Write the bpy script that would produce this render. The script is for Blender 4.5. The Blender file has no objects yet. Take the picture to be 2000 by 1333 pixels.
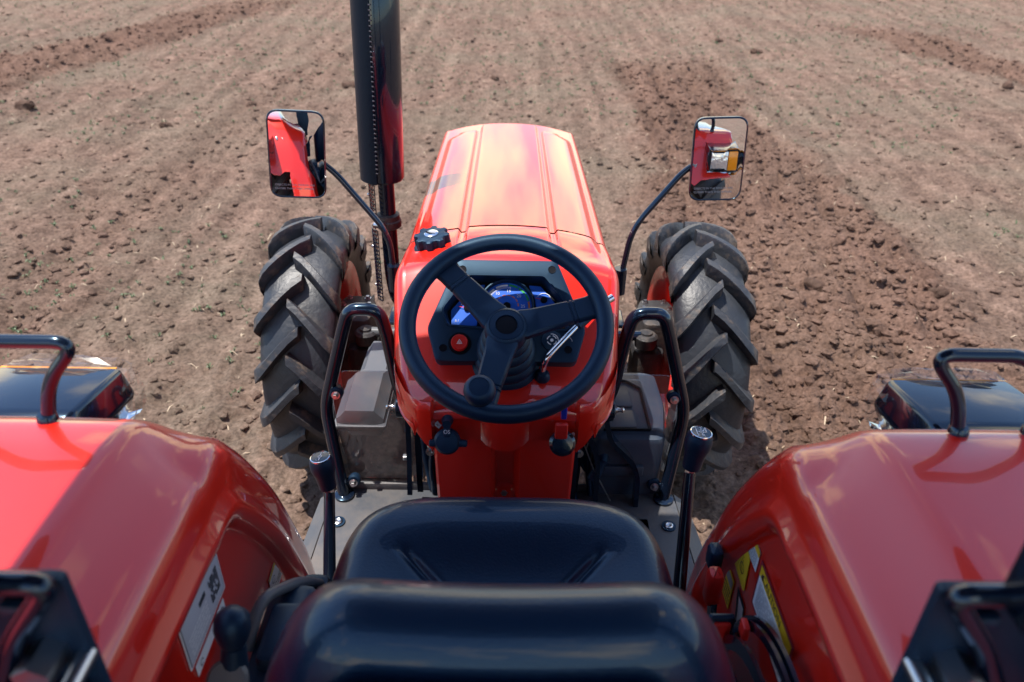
import bpy, bmesh, math, random
import numpy as np
from mathutils import Vector, Matrix
random.seed(7)
rng = np.random.default_rng(11)
scene = bpy.context.scene
col = scene.collection
R = math.radians

# ------------------------------------------------------------------ camera
cam_d = bpy.data.cameras.new("camera")
cam = bpy.data.objects.new("camera", cam_d)
col.objects.link(cam)
TH, YAW, ROLL = R(32), R(0.5), R(1.1)
fwd = Vector((math.sin(YAW) * math.cos(TH), math.cos(YAW) * math.cos(TH), -math.sin(TH)))
right = Vector((math.cos(YAW), -math.sin(YAW), 0))
up = right.cross(fwd)
r2 = right * math.cos(ROLL) + up * math.sin(ROLL)
u2 = up * math.cos(ROLL) - right * math.sin(ROLL)
m = Matrix((r2, u2, -fwd)).transposed().to_4x4()
m.translation = (0, 0, 1.81)
cam.matrix_world = m
cam_d.lens = 27.36
cam_d.sensor_width = 36
cam_d.clip_start = 0.02
cam_d.clip_end = 2000
cam_d.dof.use_dof = True
cam_d.dof.focus_distance = 1.75
cam_d.dof.aperture_fstop = 4.0
scene.camera = cam

# ------------------------------------------------------------------ sky, sun, exposure
to_sun = Vector((-0.31, 0.05, 1.0)).normalized()
world = bpy.data.worlds.new("World")
scene.world = world
world.use_nodes = True
wn, wl = world.node_tree.nodes, world.node_tree.links
wn.clear()
sky = wn.new("ShaderNodeTexSky")
sky.sky_type = 'NISHITA'
sky.sun_disc = False
sky.dust_density = 0.4
sky.ozone_density = 3.5
sky.sun_elevation = math.asin(to_sun.z)
sky.sun_rotation = math.atan2(to_sun.x, to_sun.y)
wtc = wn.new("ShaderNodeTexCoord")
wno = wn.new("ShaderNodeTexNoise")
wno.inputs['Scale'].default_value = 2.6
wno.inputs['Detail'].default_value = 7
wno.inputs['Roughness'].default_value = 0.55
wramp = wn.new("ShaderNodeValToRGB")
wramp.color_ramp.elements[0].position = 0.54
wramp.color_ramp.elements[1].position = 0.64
wmix = wn.new("ShaderNodeMixRGB")
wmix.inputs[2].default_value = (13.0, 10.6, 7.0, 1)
wbg = wn.new("ShaderNodeBackground")
wbg.inputs['Strength'].default_value = 0.15
wout = wn.new("ShaderNodeOutputWorld")
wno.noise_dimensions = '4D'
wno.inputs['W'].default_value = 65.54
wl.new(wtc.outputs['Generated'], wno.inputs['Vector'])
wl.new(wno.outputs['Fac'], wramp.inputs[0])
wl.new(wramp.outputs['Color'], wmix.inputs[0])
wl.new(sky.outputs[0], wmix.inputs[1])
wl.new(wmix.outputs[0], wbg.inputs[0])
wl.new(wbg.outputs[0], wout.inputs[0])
sun_d = bpy.data.lights.new("sun", 'SUN')
sun_d.energy = 4.6
sun_d.angle = R(0.5)
sun_d.color = (1.0, 0.93, 0.84)
sun = bpy.data.objects.new("sun", sun_d)
sun.rotation_euler = to_sun.to_track_quat('Z', 'Y').to_euler()
sun.location = (-4, 2, 12)
col.objects.link(sun)
scene.view_settings.view_transform = 'Standard'
scene.view_settings.look = 'None'
scene.view_settings.exposure = 0.74
scene.view_settings.gamma = 1.0
scene.view_settings.use_curve_mapping = False

# ------------------------------------------------------------------ materials
def mat(name, base, rough=0.5, metal=0.0, coat=0.0, spec=0.5, bump=None, var=None, dust=None, trans=0.0, alpha=1.0, tint=None):
    """bump=(scale,strength,detail) ; var=(scale,amount) ; dust=(scale,colour,lo,hi)"""
    M = bpy.data.materials.new(name)
    M.use_nodes = True
    n, l = M.node_tree.nodes, M.node_tree.links
    b = n['Principled BSDF']
    b.inputs['Base Color'].default_value = (*base, 1)
    b.inputs['Roughness'].default_value = rough
    b.inputs['Metallic'].default_value = metal
    b.inputs['Coat Weight'].default_value = coat
    b.inputs['Coat Roughness'].default_value = 0.04
    b.inputs['Specular IOR Level'].default_value = spec
    b.inputs['Transmission Weight'].default_value = trans
    b.inputs['Alpha'].default_value = alpha
    if tint:
        b.inputs['Specular Tint'].default_value = (*tint, 1)
    tc = n.new("ShaderNodeTexCoord")
    csock = None
    if var:
        t = n.new("ShaderNodeTexNoise")
        t.inputs['Scale'].default_value = var[0]
        t.inputs['Detail'].default_value = 6
        l.new(tc.outputs['Object'], t.inputs['Vector'])
        mr = n.new("ShaderNodeMapRange")
        mr.inputs[3].default_value = 1 - var[1]
        mr.inputs[4].default_value = 1 + var[1]
        l.new(t.outputs['Fac'], mr.inputs[0])
        mx = n.new("ShaderNodeMixRGB")
        mx.blend_type = 'MULTIPLY'
        mx.inputs[0].default_value = 1
        mx.inputs[1].default_value = (*base, 1)
        l.new(mr.outputs[0], mx.inputs[2])
        csock = mx.outputs[0]
    if dust:
        t = n.new("ShaderNodeTexNoise")
        t.inputs['Scale'].default_value = dust[0]
        t.inputs['Detail'].default_value = 8
        t.inputs['Roughness'].default_value = 0.65
        l.new(tc.outputs['Object'], t.inputs['Vector'])
        mr = n.new("ShaderNodeMapRange")
        mr.inputs[1].default_value = dust[2]
        mr.inputs[2].default_value = dust[3]
        l.new(t.outputs['Fac'], mr.inputs[0])
        mx = n.new("ShaderNodeMixRGB")
        mx.inputs[1].default_value = (*base, 1)
        mx.inputs[2].default_value = (*dust[1], 1)
        if csock:
            l.new(csock, mx.inputs[1])
        l.new(mr.outputs[0], mx.inputs[0])
        csock = mx.outputs[0]
        ra = n.new("ShaderNodeMapRange")
        ra.inputs[3].default_value = rough
        ra.inputs[4].default_value = 0.9
        l.new(mr.outputs[0], ra.inputs[0])
        l.new(ra.outputs[0], b.inputs['Roughness'])
    if csock:
        l.new(csock, b.inputs['Base Color'])
    if bump:
        t = n.new("ShaderNodeTexNoise")
        t.inputs['Scale'].default_value = bump[0]
        t.inputs['Detail'].default_value = bump[2]
        l.new(tc.outputs['Object'], t.inputs['Vector'])
        bp = n.new("ShaderNodeBump")
        bp.inputs['Strength'].default_value = bump[1]
        bp.inputs['Distance'].default_value = 0.01
        l.new(t.outputs['Fac'], bp.inputs['Height'])
        l.new(bp.outputs[0], b.inputs['Normal'])
    return M

ORANGE = mat("orange_paint", (0.70, 0.014, 0.004), 0.38, coat=1.0, bump=(9, 0.012, 2), var=(3, 0.05))
ORANGE.node_tree.nodes['Principled BSDF'].inputs['Coat IOR'].default_value = 1.6
RED = mat("red_plastic", (0.62, 0.02, 0.015), 0.35)
BLK = mat("black_paint", (0.004, 0.008, 0.019), 0.18, coat=0.6, bump=(30, 0.02, 2), tint=(0.42, 0.72, 1.0))
BLKPL = mat("black_plastic", (0.006, 0.017, 0.040), 0.46, tint=(0.42, 0.72, 1.0), bump=(900, 0.06, 2), var=(40, 0.2))
WHEELPL = mat("wheel_plastic", (0.005, 0.014, 0.036), 0.42, tint=(0.42, 0.72, 1.0), bump=(700, 0.10, 3))
VINYL = mat("black_vinyl", (0.003, 0.012, 0.034), 0.36, coat=0.35, tint=(0.42, 0.72, 1.0), bump=(260, 0.10, 6))
RUBBER = mat("tyre_rubber", (0.026, 0.031, 0.041), 0.45, bump=(60, 0.2, 6), dust=(11, (0.12, 0.10, 0.085), 0.54, 1.0))
LUGRUB = mat("tyre_lug_rubber", (0.028, 0.032, 0.041), 0.48, bump=(60, 0.25, 6), dust=(22, (0.20, 0.145, 0.105), 0.53, 0.84))
GREYPL = mat("grey_plastic", (0.095, 0.104, 0.12), 0.42, bump=(300, 0.05, 3), dust=(8, (0.2, 0.17, 0.15), 0.5, 0.95))
DARKBOX = mat("dark_box_plastic", (0.030, 0.045, 0.072), 0.42, bump=(300, 0.05, 3), dust=(7, (0.15, 0.125, 0.105), 0.50, 1.05))
CAST = mat("cast_metal", (0.028, 0.028, 0.032), 0.5, bump=(120, 0.2, 4), dust=(14, (0.17, 0.13, 0.10), 0.48, 0.85))
STEEL = mat("dusty_steel_plate", (0.062, 0.068, 0.080), 0.45, bump=(80, 0.1, 4), dust=(6, (0.16, 0.13, 0.105), 0.42, 0.85))
CHROME = mat("chrome", (0.75, 0.76, 0.78), 0.12, metal=1.0)
ZINC = mat("zinc_bolt", (0.55, 0.56, 0.58), 0.28, metal=1.0)
MIRROR = mat("mirror_glass", (0.86, 0.88, 0.9), 0.012, metal=1.0)
BLUE = mat("blue_gauge", (0.010, 0.115, 0.60), 0.45, coat=0.1, var=(60, 0.25))
WHITE = mat("white_print", (0.75, 0.76, 0.78), 0.5)
GREY = mat("grey_print", (0.30, 0.31, 0.34), 0.5)
DKPRINT = mat("dark_print", (0.02, 0.025, 0.04), 0.5)
YEL = mat("yellow_print", (0.78, 0.50, 0.02), 0.45)
GREEN = mat("green_print", (0.02, 0.36, 0.08), 0.5)
AMBER = mat("amber_lens", (0.85, 0.30, 0.01), 0.15, coat=0.5)
BLUETAG = mat("blue_tag", (0.01, 0.03, 0.38), 0.4)
WELL = mat("black_recess", (0.003, 0.004, 0.008), 0.6, spec=0.12)

def thin_clear(name, tint, fac_lo, rough=0.03, haze=0.0):
    """thin clear plastic: a sharp fresnel reflection over transparency, plus some scattering dust"""
    M = bpy.data.materials.new(name)
    M.use_nodes = True
    n, l = M.node_tree.nodes, M.node_tree.links
    n.clear()
    out = n.new("ShaderNodeOutputMaterial")
    tr = n.new("ShaderNodeBsdfTransparent")
    tr.inputs[0].default_value = (*tint, 1)
    gl = n.new("ShaderNodeBsdfGlossy")
    gl.inputs['Roughness'].default_value = rough
    df = n.new("ShaderNodeBsdfDiffuse")
    df.inputs[0].default_value = (0.36, 0.27, 0.22, 1)
    fr = n.new("ShaderNodeFresnel")
    fr.inputs[0].default_value = 1.45
    mx = n.new("ShaderNodeMixShader")
    mx2 = n.new("ShaderNodeMixShader")
    tc = n.new("ShaderNodeTexCoord")
    no = n.new("ShaderNodeTexNoise")
    no.inputs['Scale'].default_value = 14
    no.inputs['Detail'].default_value = 8
    mr = n.new("ShaderNodeMapRange")
    mr.inputs[1].default_value = 0.3
    mr.inputs[2].default_value = 0.8
    mr.inputs[3].default_value = haze * 0.5
    mr.inputs[4].default_value = haze * 1.5
    l.new(tc.outputs['Object'], no.inputs['Vector'])
    l.new(no.outputs['Fac'], mr.inputs[0])
    l.new(mr.outputs[0], mx2.inputs[0])
    l.new(tr.outputs[0], mx2.inputs[1])
    l.new(df.outputs[0], mx2.inputs[2])
    l.new(fr.outputs[0], mx.inputs[0])
    l.new(mx2.outputs[0], mx.inputs[1])
    l.new(gl.outputs[0], mx.inputs[2])
    l.new(mx.outputs[0], out.inputs[0])
    return M

ACRYL = thin_clear("smoked_acrylic", (0.86, 0.86, 0.88), 0.05, haze=0.10)
FILM = thin_clear("clear_film", (0.93, 0.94, 0.95), 0.05, rough=0.06, haze=0.10)
LENS = mat("clear_lens", (0.75, 0.78, 0.8), 0.08, metal=0.6, coat=1.0, bump=(60, 0.4, 1))

# ------------------------------------------------------------------ mesh helpers
WLOC = {}
def link(o, parent=None):
    col.objects.link(o)
    if parent is not None:
        o.parent = parent
        o.matrix_parent_inverse = Matrix.Translation(-WLOC[parent])
    WLOC[o] = Vector((0, 0, 0))
    return o

def finish(me, ang=38, smooth=True):
    bm = bmesh.new()
    bm.from_mesh(me)
    bmesh.ops.remove_doubles(bm, verts=bm.verts, dist=1e-6)
    bmesh.ops.recalc_face_normals(bm, faces=bm.faces)
    bm.to_mesh(me)
    bm.free()
    if smooth:
        me.shade_smooth()
        me.set_sharp_from_angle(angle=R(ang))

class MB:
    """collects shapes; build() links them as one object"""
    def __init__(s):
        s.v, s.f = [], []
    def add(s, V, F):
        k = len(s.v)
        s.v += [tuple(p) for p in V]
        s.f += [tuple(i + k for i in f) for f in F]
        return s
    def build(s, name, material, parent=None, ang=38, smooth=True, recalc=True, local=None):
        me = bpy.data.meshes.new(name)
        me.from_pydata(s.v, [], s.f)
        finish(me, ang, smooth) if recalc else (me.shade_smooth() if smooth else None)
        me.materials.append(material)
        o = bpy.data.objects.new(name, me)
        link(o, parent)
        return o

def loft(rings, close=True, cap0=True, cap1=True):
    n = len(rings[0])
    V = [p for r_ in rings for p in r_]
    F = []
    for i in range(len(rings) - 1):
        for j in range(n if close else n - 1):
            a, b = i * n + j, i * n + (j + 1) % n
            F.append((a, b, b + n, a + n))
    if cap0:
        F.append(tuple(range(n))[::-1])
    if cap1:
        F.append(tuple((len(rings) - 1) * n + j for j in range(n)))
    return V, F

def fillet(path, rad, seg=6):
    P = [Vector(p) for p in path]
    out = [P[0]]
    for i in range(1, len(P) - 1):
        a, b, c = P[i - 1], P[i], P[i + 1]
        d1, d2 = (a - b), (c - b)
        r_ = min(rad, d1.length * 0.48, d2.length * 0.48)
        p0, p1 = b + d1.normalized() * r_, b + d2.normalized() * r_
        for k in range(seg + 1):
            t = k / seg
            out.append(p0 * (1 - t) ** 2 + b * 2 * t * (1 - t) + p1 * t ** 2)
    out.append(P[-1])
    return out

def tube(path, rad, n=14, rr=0.0, seg=7):
    P = fillet(path, rr, seg) if rr else [Vector(p) for p in path]
    rings = []
    t0 = (P[1] - P[0]).normalized()
    ref = Vector((0, 0, 1)) if abs(t0.z) < 0.9 else Vector((1, 0, 0))
    nrm = (ref - t0 * ref.dot(t0)).normalized()
    for i, p in enumerate(P):
        if i == 0: t = (P[1] - P[0]).normalized()
        elif i == len(P) - 1: t = (P[-1] - P[-2]).normalized()
        else: t = ((P[i + 1] - p).normalized() + (p - P[i - 1]).normalized()).normalized()
        nrm = (nrm - t * nrm.dot(t)).normalized()
        bi = t.cross(nrm)
        r_ = rad(i / (len(P) - 1)) if callable(rad) else rad
        rings.append([p + (nrm * math.cos(a) + bi * math.sin(a)) * r_ for a in [2 * math.pi * k / n for k in range(n)]])
    return loft(rings)

def frame(origin, normal, upv=(0, 0, 1)):
    nz = Vector(normal).normalized()
    u_ = Vector(upv)
    u_ = (u_ - nz * u_.dot(nz)).normalized()
    x_ = u_.cross(nz)
    M = Matrix((x_, u_, nz)).transposed().to_4x4()
    M.translation = Vector(origin)
    return M

def lathe(profile, M, n=28, cap=True):
    """profile [(radius, height)], height along local z of M"""
    rings = [[M @ Vector((r_ * math.cos(2 * math.pi * k / n), r_ * math.sin(2 * math.pi * k / n), h)) for k in range(n)] for r_, h in profile]
    return loft(rings, True, cap, cap)

def round_poly(poly, rad, seg=5):
    out = []
    n = len(poly)
    for i in range(n):
        a, b, c = Vector((*poly[i - 1], 0)), Vector((*poly[i], 0)), Vector((*poly[(i + 1) % n], 0))
        d1, d2 = a - b, c - b
        r_ = min(rad, d1.length * 0.45, d2.length * 0.45)
        p0, p1 = b + d1.normalized() * r_, b + d2.normalized() * r_
        for k in range(seg + 1):
            t = k / seg
            q = p0 * (1 - t) ** 2 + b * 2 * t * (1 - t) + p1 * t ** 2
            out.append((q.x, q.y))
    return out

def shrink(poly, d):
    n = len(poly)
    cx, cy_ = sum(p[0] for p in poly) / n, sum(p[1] for p in poly) / n
    out = []
    for i in range(n):
        a, b, c = Vector(poly[i - 1]), Vector(poly[i]), Vector(poly[(i + 1) % n])
        t = (c - a)
        if t.length < 1e-9:
            out.append(poly[i]); continue
        t.normalize()
        nn = Vector((-t.y, t.x))
        if nn.dot(Vector((cx, cy_)) - b) < 0: nn = -nn
        q = b + nn * d
        out.append((q.x, q.y))
    return out

def prism(poly, M, h0, h1, bev=0.0):
    rings = [[M @ Vector((x, y, h0)) for x, y in poly]]
    if bev > 0:
        rings.append([M @ Vector((x, y, h1 - bev)) for x, y in poly])
        p2 = shrink(poly, bev * 0.3)
        rings.append([M @ Vector((x, y, h1 - bev * 0.3)) for x, y in p2])
        p3 = shrink(poly, bev)
        rings.append([M @ Vector((x, y, h1)) for x, y in p3])
    else:
        rings.append([M @ Vector((x, y, h1)) for x, y in poly])
    return loft(rings)

def rect(w, h, cx=0, cy_=0):
    return [(cx - w / 2, cy_ - h / 2), (cx + w / 2, cy_ - h / 2), (cx + w / 2, cy_ + h / 2), (cx - w / 2, cy_ + h / 2)]

def box(c, s, M=None, bev=0.004):
    """rounded box centred at c with size s, in frame M"""
    M = M or Matrix.Identity(4)
    w, d, h = s
    pl = round_poly(rect(w, d, c[0], c[1]), min(bev * 1.5, w * .4, d * .4), 3)
    b = min(bev, h * 0.3)
    p2, p3 = shrink(pl, b * 0.3), shrink(pl, b)
    z0, z1 = c[2] - h / 2, c[2] + h / 2
    rr = [(p3, z0), (p2, z0 + b * .3), (pl, z0 + b), (pl, z1 - b), (p2, z1 - b * .3), (p3, z1)]
    return loft([[M @ Vector((x, y, z)) for x, y in p] for p, z in rr])

def ball(c, r_, n=20, sq=(1, 1, 1)):
    prof = [(max(1e-4, r_ * math.sin(math.pi * k / 12)), -r_ * math.cos(math.pi * k / 12)) for k in range(13)]
    M = Matrix.Translation(Vector(c)) @ Matrix.Diagonal((*sq, 1))
    return lathe(prof, M, n)

def bolt(M, r_=0.008, h=0.007):
    mb = MB()
    mb.add(*lathe([(r_ * 1.45, 0), (r_ * 1.45, 0.0015)], M, 16))
    mb.add(*lathe([(r_, 0.0016), (r_, h * .8), (r_ * .8, h)], M, 6))
    return mb

def text_mesh(s, size, M, name, material, parent, align='CENTER'):
    cu = bpy.data.curves.new("lettering_curve", 'FONT')
    cu.body = s
    cu.size = size
    cu.align_x = align
    cu.align_y = 'CENTER'
    cu.resolution_u = 3
    tmp = bpy.data.objects.new("lettering_tmp", cu)
    col.objects.link(tmp)
    dg = bpy.context.evaluated_depsgraph_get()
    me = bpy.data.meshes.new_from_object(tmp.evaluated_get(dg))
    bpy.data.objects.remove(tmp)
    bpy.data.curves.remove(cu)
    me.transform(M)
    me.materials.clear()
    me.materials.append(material)
    me.name = name
    o = bpy.data.objects.new(name, me)
    return link(o, parent)

def arc_strip(M, r0, r1, a0, a1, h=0.0, n=14):
    V, F = [], []
    for k in range(n + 1):
        a = a0 + (a1 - a0) * k / n
        V += [M @ Vector((r0 * math.cos(a), r0 * math.sin(a), h)), M @ Vector((r1 * math.cos(a), r1 * math.sin(a), h))]
    for k in range(n):
        F.append((2 * k, 2 * k + 1, 2 * k + 3, 2 * k + 2))
    return V, F

def ss(a, b, x):
    t = np.clip((x - a) / (b - a), 0, 1)
    return t * t * (3 - 2 * t)

def catmull(pts, n):
    P = [Vector(p) for p in pts]
    out = []
    for i in range(len(P) - 1):
        p0, p1, p2, p3 = P[max(i - 1, 0)], P[i], P[i + 1], P[min(i + 2, len(P) - 1)]
        for k in range(n):
            t = k / n
            out.append(0.5 * ((2 * p1) + (p2 - p0) * t + (2 * p0 - 5 * p1 + 4 * p2 - p3) * t * t + (3 * p1 - p0 - 3 * p2 + p3) * t ** 3))
    out.append(P[-1])
    return out

# ------------------------------------------------------------------ noise for the soil
def _hash(ix, iy, s):
    h = (ix.astype(np.int64) * 374761393 + iy.astype(np.int64) * 668265263 + s * 1442695041) & 0xFFFFFFFF
    h = ((h ^ (h >> 13)) * 1274126177) & 0xFFFFFFFF
    h = ((h ^ (h >> 16)) * 2246822519) & 0xFFFFFFFF
    return ((h ^ (h >> 15)) & 0xFFFFFF) / float(0xFFFFFF)
def vnoise(x, y, s):
    ix, iy = np.floor(x), np.floor(y)
    fx, fy = x - ix, y - iy
    fx, fy = fx * fx * (3 - 2 * fx), fy * fy * (3 - 2 * fy)
    a, b = _hash(ix, iy, s), _hash(ix + 1, iy, s)
    c, d = _hash(ix, iy + 1, s), _hash(ix + 1, iy + 1, s)
    return (a * (1 - fx) + b * fx) * (1 - fy) + (c * (1 - fx) + d * fx) * fy
def fbm(x, y, s, o=4):
    t, a, z = 0, 1, 0
    for k in range(o):
        t = t + a * vnoise(x * 2 ** k + 17.3 * k, y * 2 ** k - 9.1 * k, s + k)
        z += a
        a *= 0.5
    return t / z
def clods(x, y, cell, s, dens):
    """bumps of random size in a jittered grid: max of little domes"""
    gx, gy = np.floor(x / cell), np.floor(y / cell)
    out = np.zeros_like(x)
    for i in (-1, 0, 1):
        for j in (-1, 0, 1):
            cx, cy_ = gx + i, gy + j
            px = (cx + _hash(cx, cy_, s)) * cell
            py = (cy_ + _hash(cx, cy_, s + 1)) * cell
            rr = cell * (0.25 + 0.55 * _hash(cx, cy_, s + 2))
            on = _hash(cx, cy_, s + 3) < dens
            ax = 0.7 + 0.6 * _hash(cx, cy_, s + 4)
            d2 = ((x - px) / ax) ** 2 + ((y - py) * ax) ** 2
            q = np.clip(1 - d2 / rr ** 2, 0, 1)
            out = np.maximum(out, np.where(on, rr * np.sqrt(q), 0))
    return out
def strip(x, y, p0, p1, w, s, y0, y1):
    """mask of a worked strip along the line p0-p1"""
    t = (y - p0[1]) / (p1[1] - p0[1])
    cx = p0[0] + (p1[0] - p0[0]) * t
    wob = (fbm(x * 1.3, y * 1.3, s, 3) - 0.5) * 0.5 + (fbm(x * 7, y * 7, s + 9, 2) - 0.5) * 0.25
    mk = 1 - ss(w * 0.72, w * 1.15, np.abs(x - cx) + wob)
    return mk * ss(y0 - 0.4, y0 + 0.4, y) * (1 - ss(y1 - 0.5, y1 + 0.5, y))
def tilled(x, y):
    a = strip(x, y, (1.62, 2.0), (1.50, 8.4), 0.62, 3, -9, 8.3)
    b = strip(x, y, (-4.85, 7.0), (-3.55, 11.4), 0.55, 5, -9, 11.9)
    c = strip(x, y, (5.7, 7.0), (4.45, 10.6), 0.48, 8, -9, 10.4)
    d = 0.30 * strip(x, y, (-2.2, 4.0), (-1.6, 10), 0.35, 21, 2, 9)
    return np.maximum(np.maximum(a, np.maximum(b, c)), d)
def soil_height(x, y):
    tl = tilled(x, y)
    h = (fbm(x * .8, y * .8, 40, 3) - .5) * 0.07 + (fbm(x * 5, y * 5, 50, 3) - .5) * 0.035
    h = h + (fbm(x * 22, y * 22, 60, 3) - .5) * 0.030
    rows = np.sin((x + 0.25 * (fbm(x * .7, y * .7, 66, 2) - .5)) * 2 * math.pi / 0.30)
    h = h + rows * (0.0050 + 0.012 * tl) * (0.4 + 1.2 * fbm(x * .9, y * .4, 131, 3))
    h = h + clods(x, y, 0.042, 70, 0.40) * (0.42 + 0.4 * tl)
    h = h + clods(x, y, 0.10, 80, 0.12 + 0.55 * tl) * (0.25 + 0.18 * tl)
    h = h + clods(x, y, 0.19, 90, 0.02 + 0.22 * tl) * 0.18 * tl
    # the tyres press the soil flat where they stand
    for wx, wy in ((-.61, 2.2), (.61, 2.2), (-.65, .4), (.65, .4)):
        d = np.sqrt(((x - wx) / .19) ** 2 + ((y - wy) / .2) ** 2)
        h = h * ss(0.7, 1.5, d)
    return h, tl

# ------------------------------------------------------------------ the field
def soil_material():
    M = bpy.data.materials.new("field_soil")
    M.use_nodes = True
    n, l = M.node_tree.nodes, M.node_tree.links
    b = n['Principled BSDF']
    b.inputs['Roughness'].default_value = 0.95
    b.inputs['Specular IOR Level'].default_value = 0.12
    tc = n.new("ShaderNodeTexCoord")
    at = n.new("ShaderNodeAttribute")
    at.attribute_name = "worked"
    def noise(sc, det, ro=.6):
        t = n.new("ShaderNodeTexNoise")
        t.inputs['Scale'].default_value = sc
        t.inputs['Detail'].default_value = det
        t.inputs['Roughness'].default_value = ro
        l.new(tc.outputs['Object'], t.inputs['Vector'])
        return t
    n1, n2, n3, n4 = noise(1.1, 5), noise(9, 6), noise(60, 5), noise(0.9, 4)
    r1 = n.new("ShaderNodeValToRGB")
    e = r1.color_ramp.elements
    e[0].position, e[0].color = 0.32, (0.120, 0.078, 0.060, 1)
    e[1].position, e[1].color = 0.70, (0.238, 0.160, 0.123, 1)
    l.new(n2.outputs['Fac'], r1.inputs[0])
    m1 = n.new("ShaderNodeMixRGB")
    m1.inputs[2].default_value = (0.165, 0.136, 0.102, 1)
    mp = n.new("ShaderNodeMapRange")
    mp.inputs[1].default_value, mp.inputs[2].default_value = 0.42, 0.66
    mp.inputs[4].default_value = 0.6
    l.new(n1.outputs['Fac'], mp.inputs[0])
    l.new(mp.outputs[0], m1.inputs[0])
    l.new(r1.outputs[0], m1.inputs[1])
    m2 = n.new("ShaderNodeMixRGB")
    m2.inputs[2].default_value = (0.140, 0.081, 0.060, 1)
    ma = n.new("ShaderNodeMath")
    ma.operation = 'MULTIPLY'
    ma.inputs[1].default_value = 0.72
    l.new(at.outputs['Fac'], ma.inputs[0])
    l.new(ma.outputs[0], m2.inputs[0])
    l.new(m1.outputs[0], m2.inputs[1])
    # faint streaks left by the drill rows
    sm = n.new("ShaderNodeMapping")
    sm.inputs['Scale'].default_value = (5.0, 0.30, 1.0)
    l.new(tc.outputs['Object'], sm.inputs['Vector'])
    sn = n.new("ShaderNodeTexNoise")
    sn.inputs['Scale'].default_value = 1.4
    sn.inputs['Detail'].default_value = 4
    l.new(sm.outputs[0], sn.inputs['Vector'])
    sr = n.new("ShaderNodeMapRange")
    sr.inputs[1].default_value, sr.inputs[2].default_value = 0.35, 0.65
    sr.inputs[3].default_value, sr.inputs[4].default_value = 0.80, 1.16
    l.new(sn.outputs['Fac'], sr.inputs[0])
    ms = n.new("ShaderNodeMixRGB")
    ms.blend_type = 'MULTIPLY'
    ms.inputs[0].default_value = 1
    l.new(m2.outputs[0], ms.inputs[1])
    l.new(sr.outputs[0], ms.inputs[2])
    m2 = ms
    m3 = n.new("ShaderNodeMixRGB")
    m3.blend_type = 'MULTIPLY'
    m3.inputs[0].default_value = 1
    mr = n.new("ShaderNodeMapRange")
    mr.inputs[1].default_value, mr.inputs[2].default_value = 0.3, 0.7
    mr.inputs[3].default_value, mr.inputs[4].default_value = 0.50, 1.45
    l.new(n3.outputs['Fac'], mr.inputs[0])
    l.new(m2.outputs[0], m3.inputs[1])
    l.new(mr.outputs[0], m3.inputs[2])
    l.new(m3.outputs[0], b.inputs['Base Color'])
    bp = n.new("ShaderNodeBump")
    bp.inputs['Strength'].default_value = 0.9
    bp.inputs['Distance'].default_value = 0.012
    nb = noise(130, 6, .7)
    l.new(nb.outputs['Fac'], bp.inputs['Height'])
    l.new(bp.outputs[0], b.inputs['Normal'])
    return M
SOIL = soil_material()

ys = [-7.0]
while ys[-1] < 0.9: ys.append(ys[-1] + 0.05)
while ys[-1] < 15.5: ys.append(ys[-1] + 0.0075 + 0.0022 * (ys[-1] - 0.9))
ys = np.array(ys)
nx = 660
uu = np.linspace(-1, 1, nx)
hw = np.where(ys < 1, 4.2, 4.2 + 0.55 * (ys - 1))
# columns are packed near the middle
uw = 0.55 * uu + 0.45 * uu ** 3
GX = uw[None, :] * hw[:, None]
GY = np.repeat(ys[:, None], nx, 1)
GH, GT = soil_height(GX, GY)
edge = 1 - ss(0.93, 1.0, np.abs(uw))[None, :]
GZ = GH
nv = GX.size
me = bpy.data.meshes.new("field_ground")
V = np.stack([GX, GY, GZ], -1).reshape(-1, 3).astype(np.float32)
ny = len(ys)
idx = np.arange(nv).reshape(ny, nx)
Fq = np.stack([idx[:-1, :-1], idx[:-1, 1:], idx[1:, 1:], idx[1:, :-1]], -1).reshape(-1, 4)
me.vertices.add(nv)
me.vertices.foreach_set("co", V.ravel())
me.loops.add(Fq.size)
me.loops.foreach_set("vertex_index", Fq.ravel().astype(np.int32))
me.polygons.add(len(Fq))
me.polygons.foreach_set("loop_start", np.arange(0, Fq.size, 4, dtype=np.int32))
me.update(calc_edges=True)
at = me.attributes.new("worked", 'FLOAT', 'POINT')
at.data.foreach_set("value", GT.ravel().astype(np.float32))
me.shade_smooth()
me.materials.append(SOIL)
ground = bpy.data.objects.new("field_ground", me)
ground["kind"] = "structure"
link(ground)
# the rest of the field out to the horizon
S = 900
far = MB().add([(-S, -S, -.09), (S, -S, -.09), (S, S, -.09), (-S, S, -.09)], [(0, 1, 2, 3)]).build("field_terrain", SOIL)
far["kind"] = "structure"

def ground_z(x, y):
    return soil_height(np.atleast_1d(np.float64(x)), np.atleast_1d(np.float64(y)))[0]

# visible part of the field as random points
def scatter(n, near=1.6, farr=13.5, power=1.0):
    y = near + (farr - near) * rng.random(n) ** power
    x = (rng.random(n) * 2 - 1) * (0.72 * y + 0.7)
    return x, y

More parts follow.
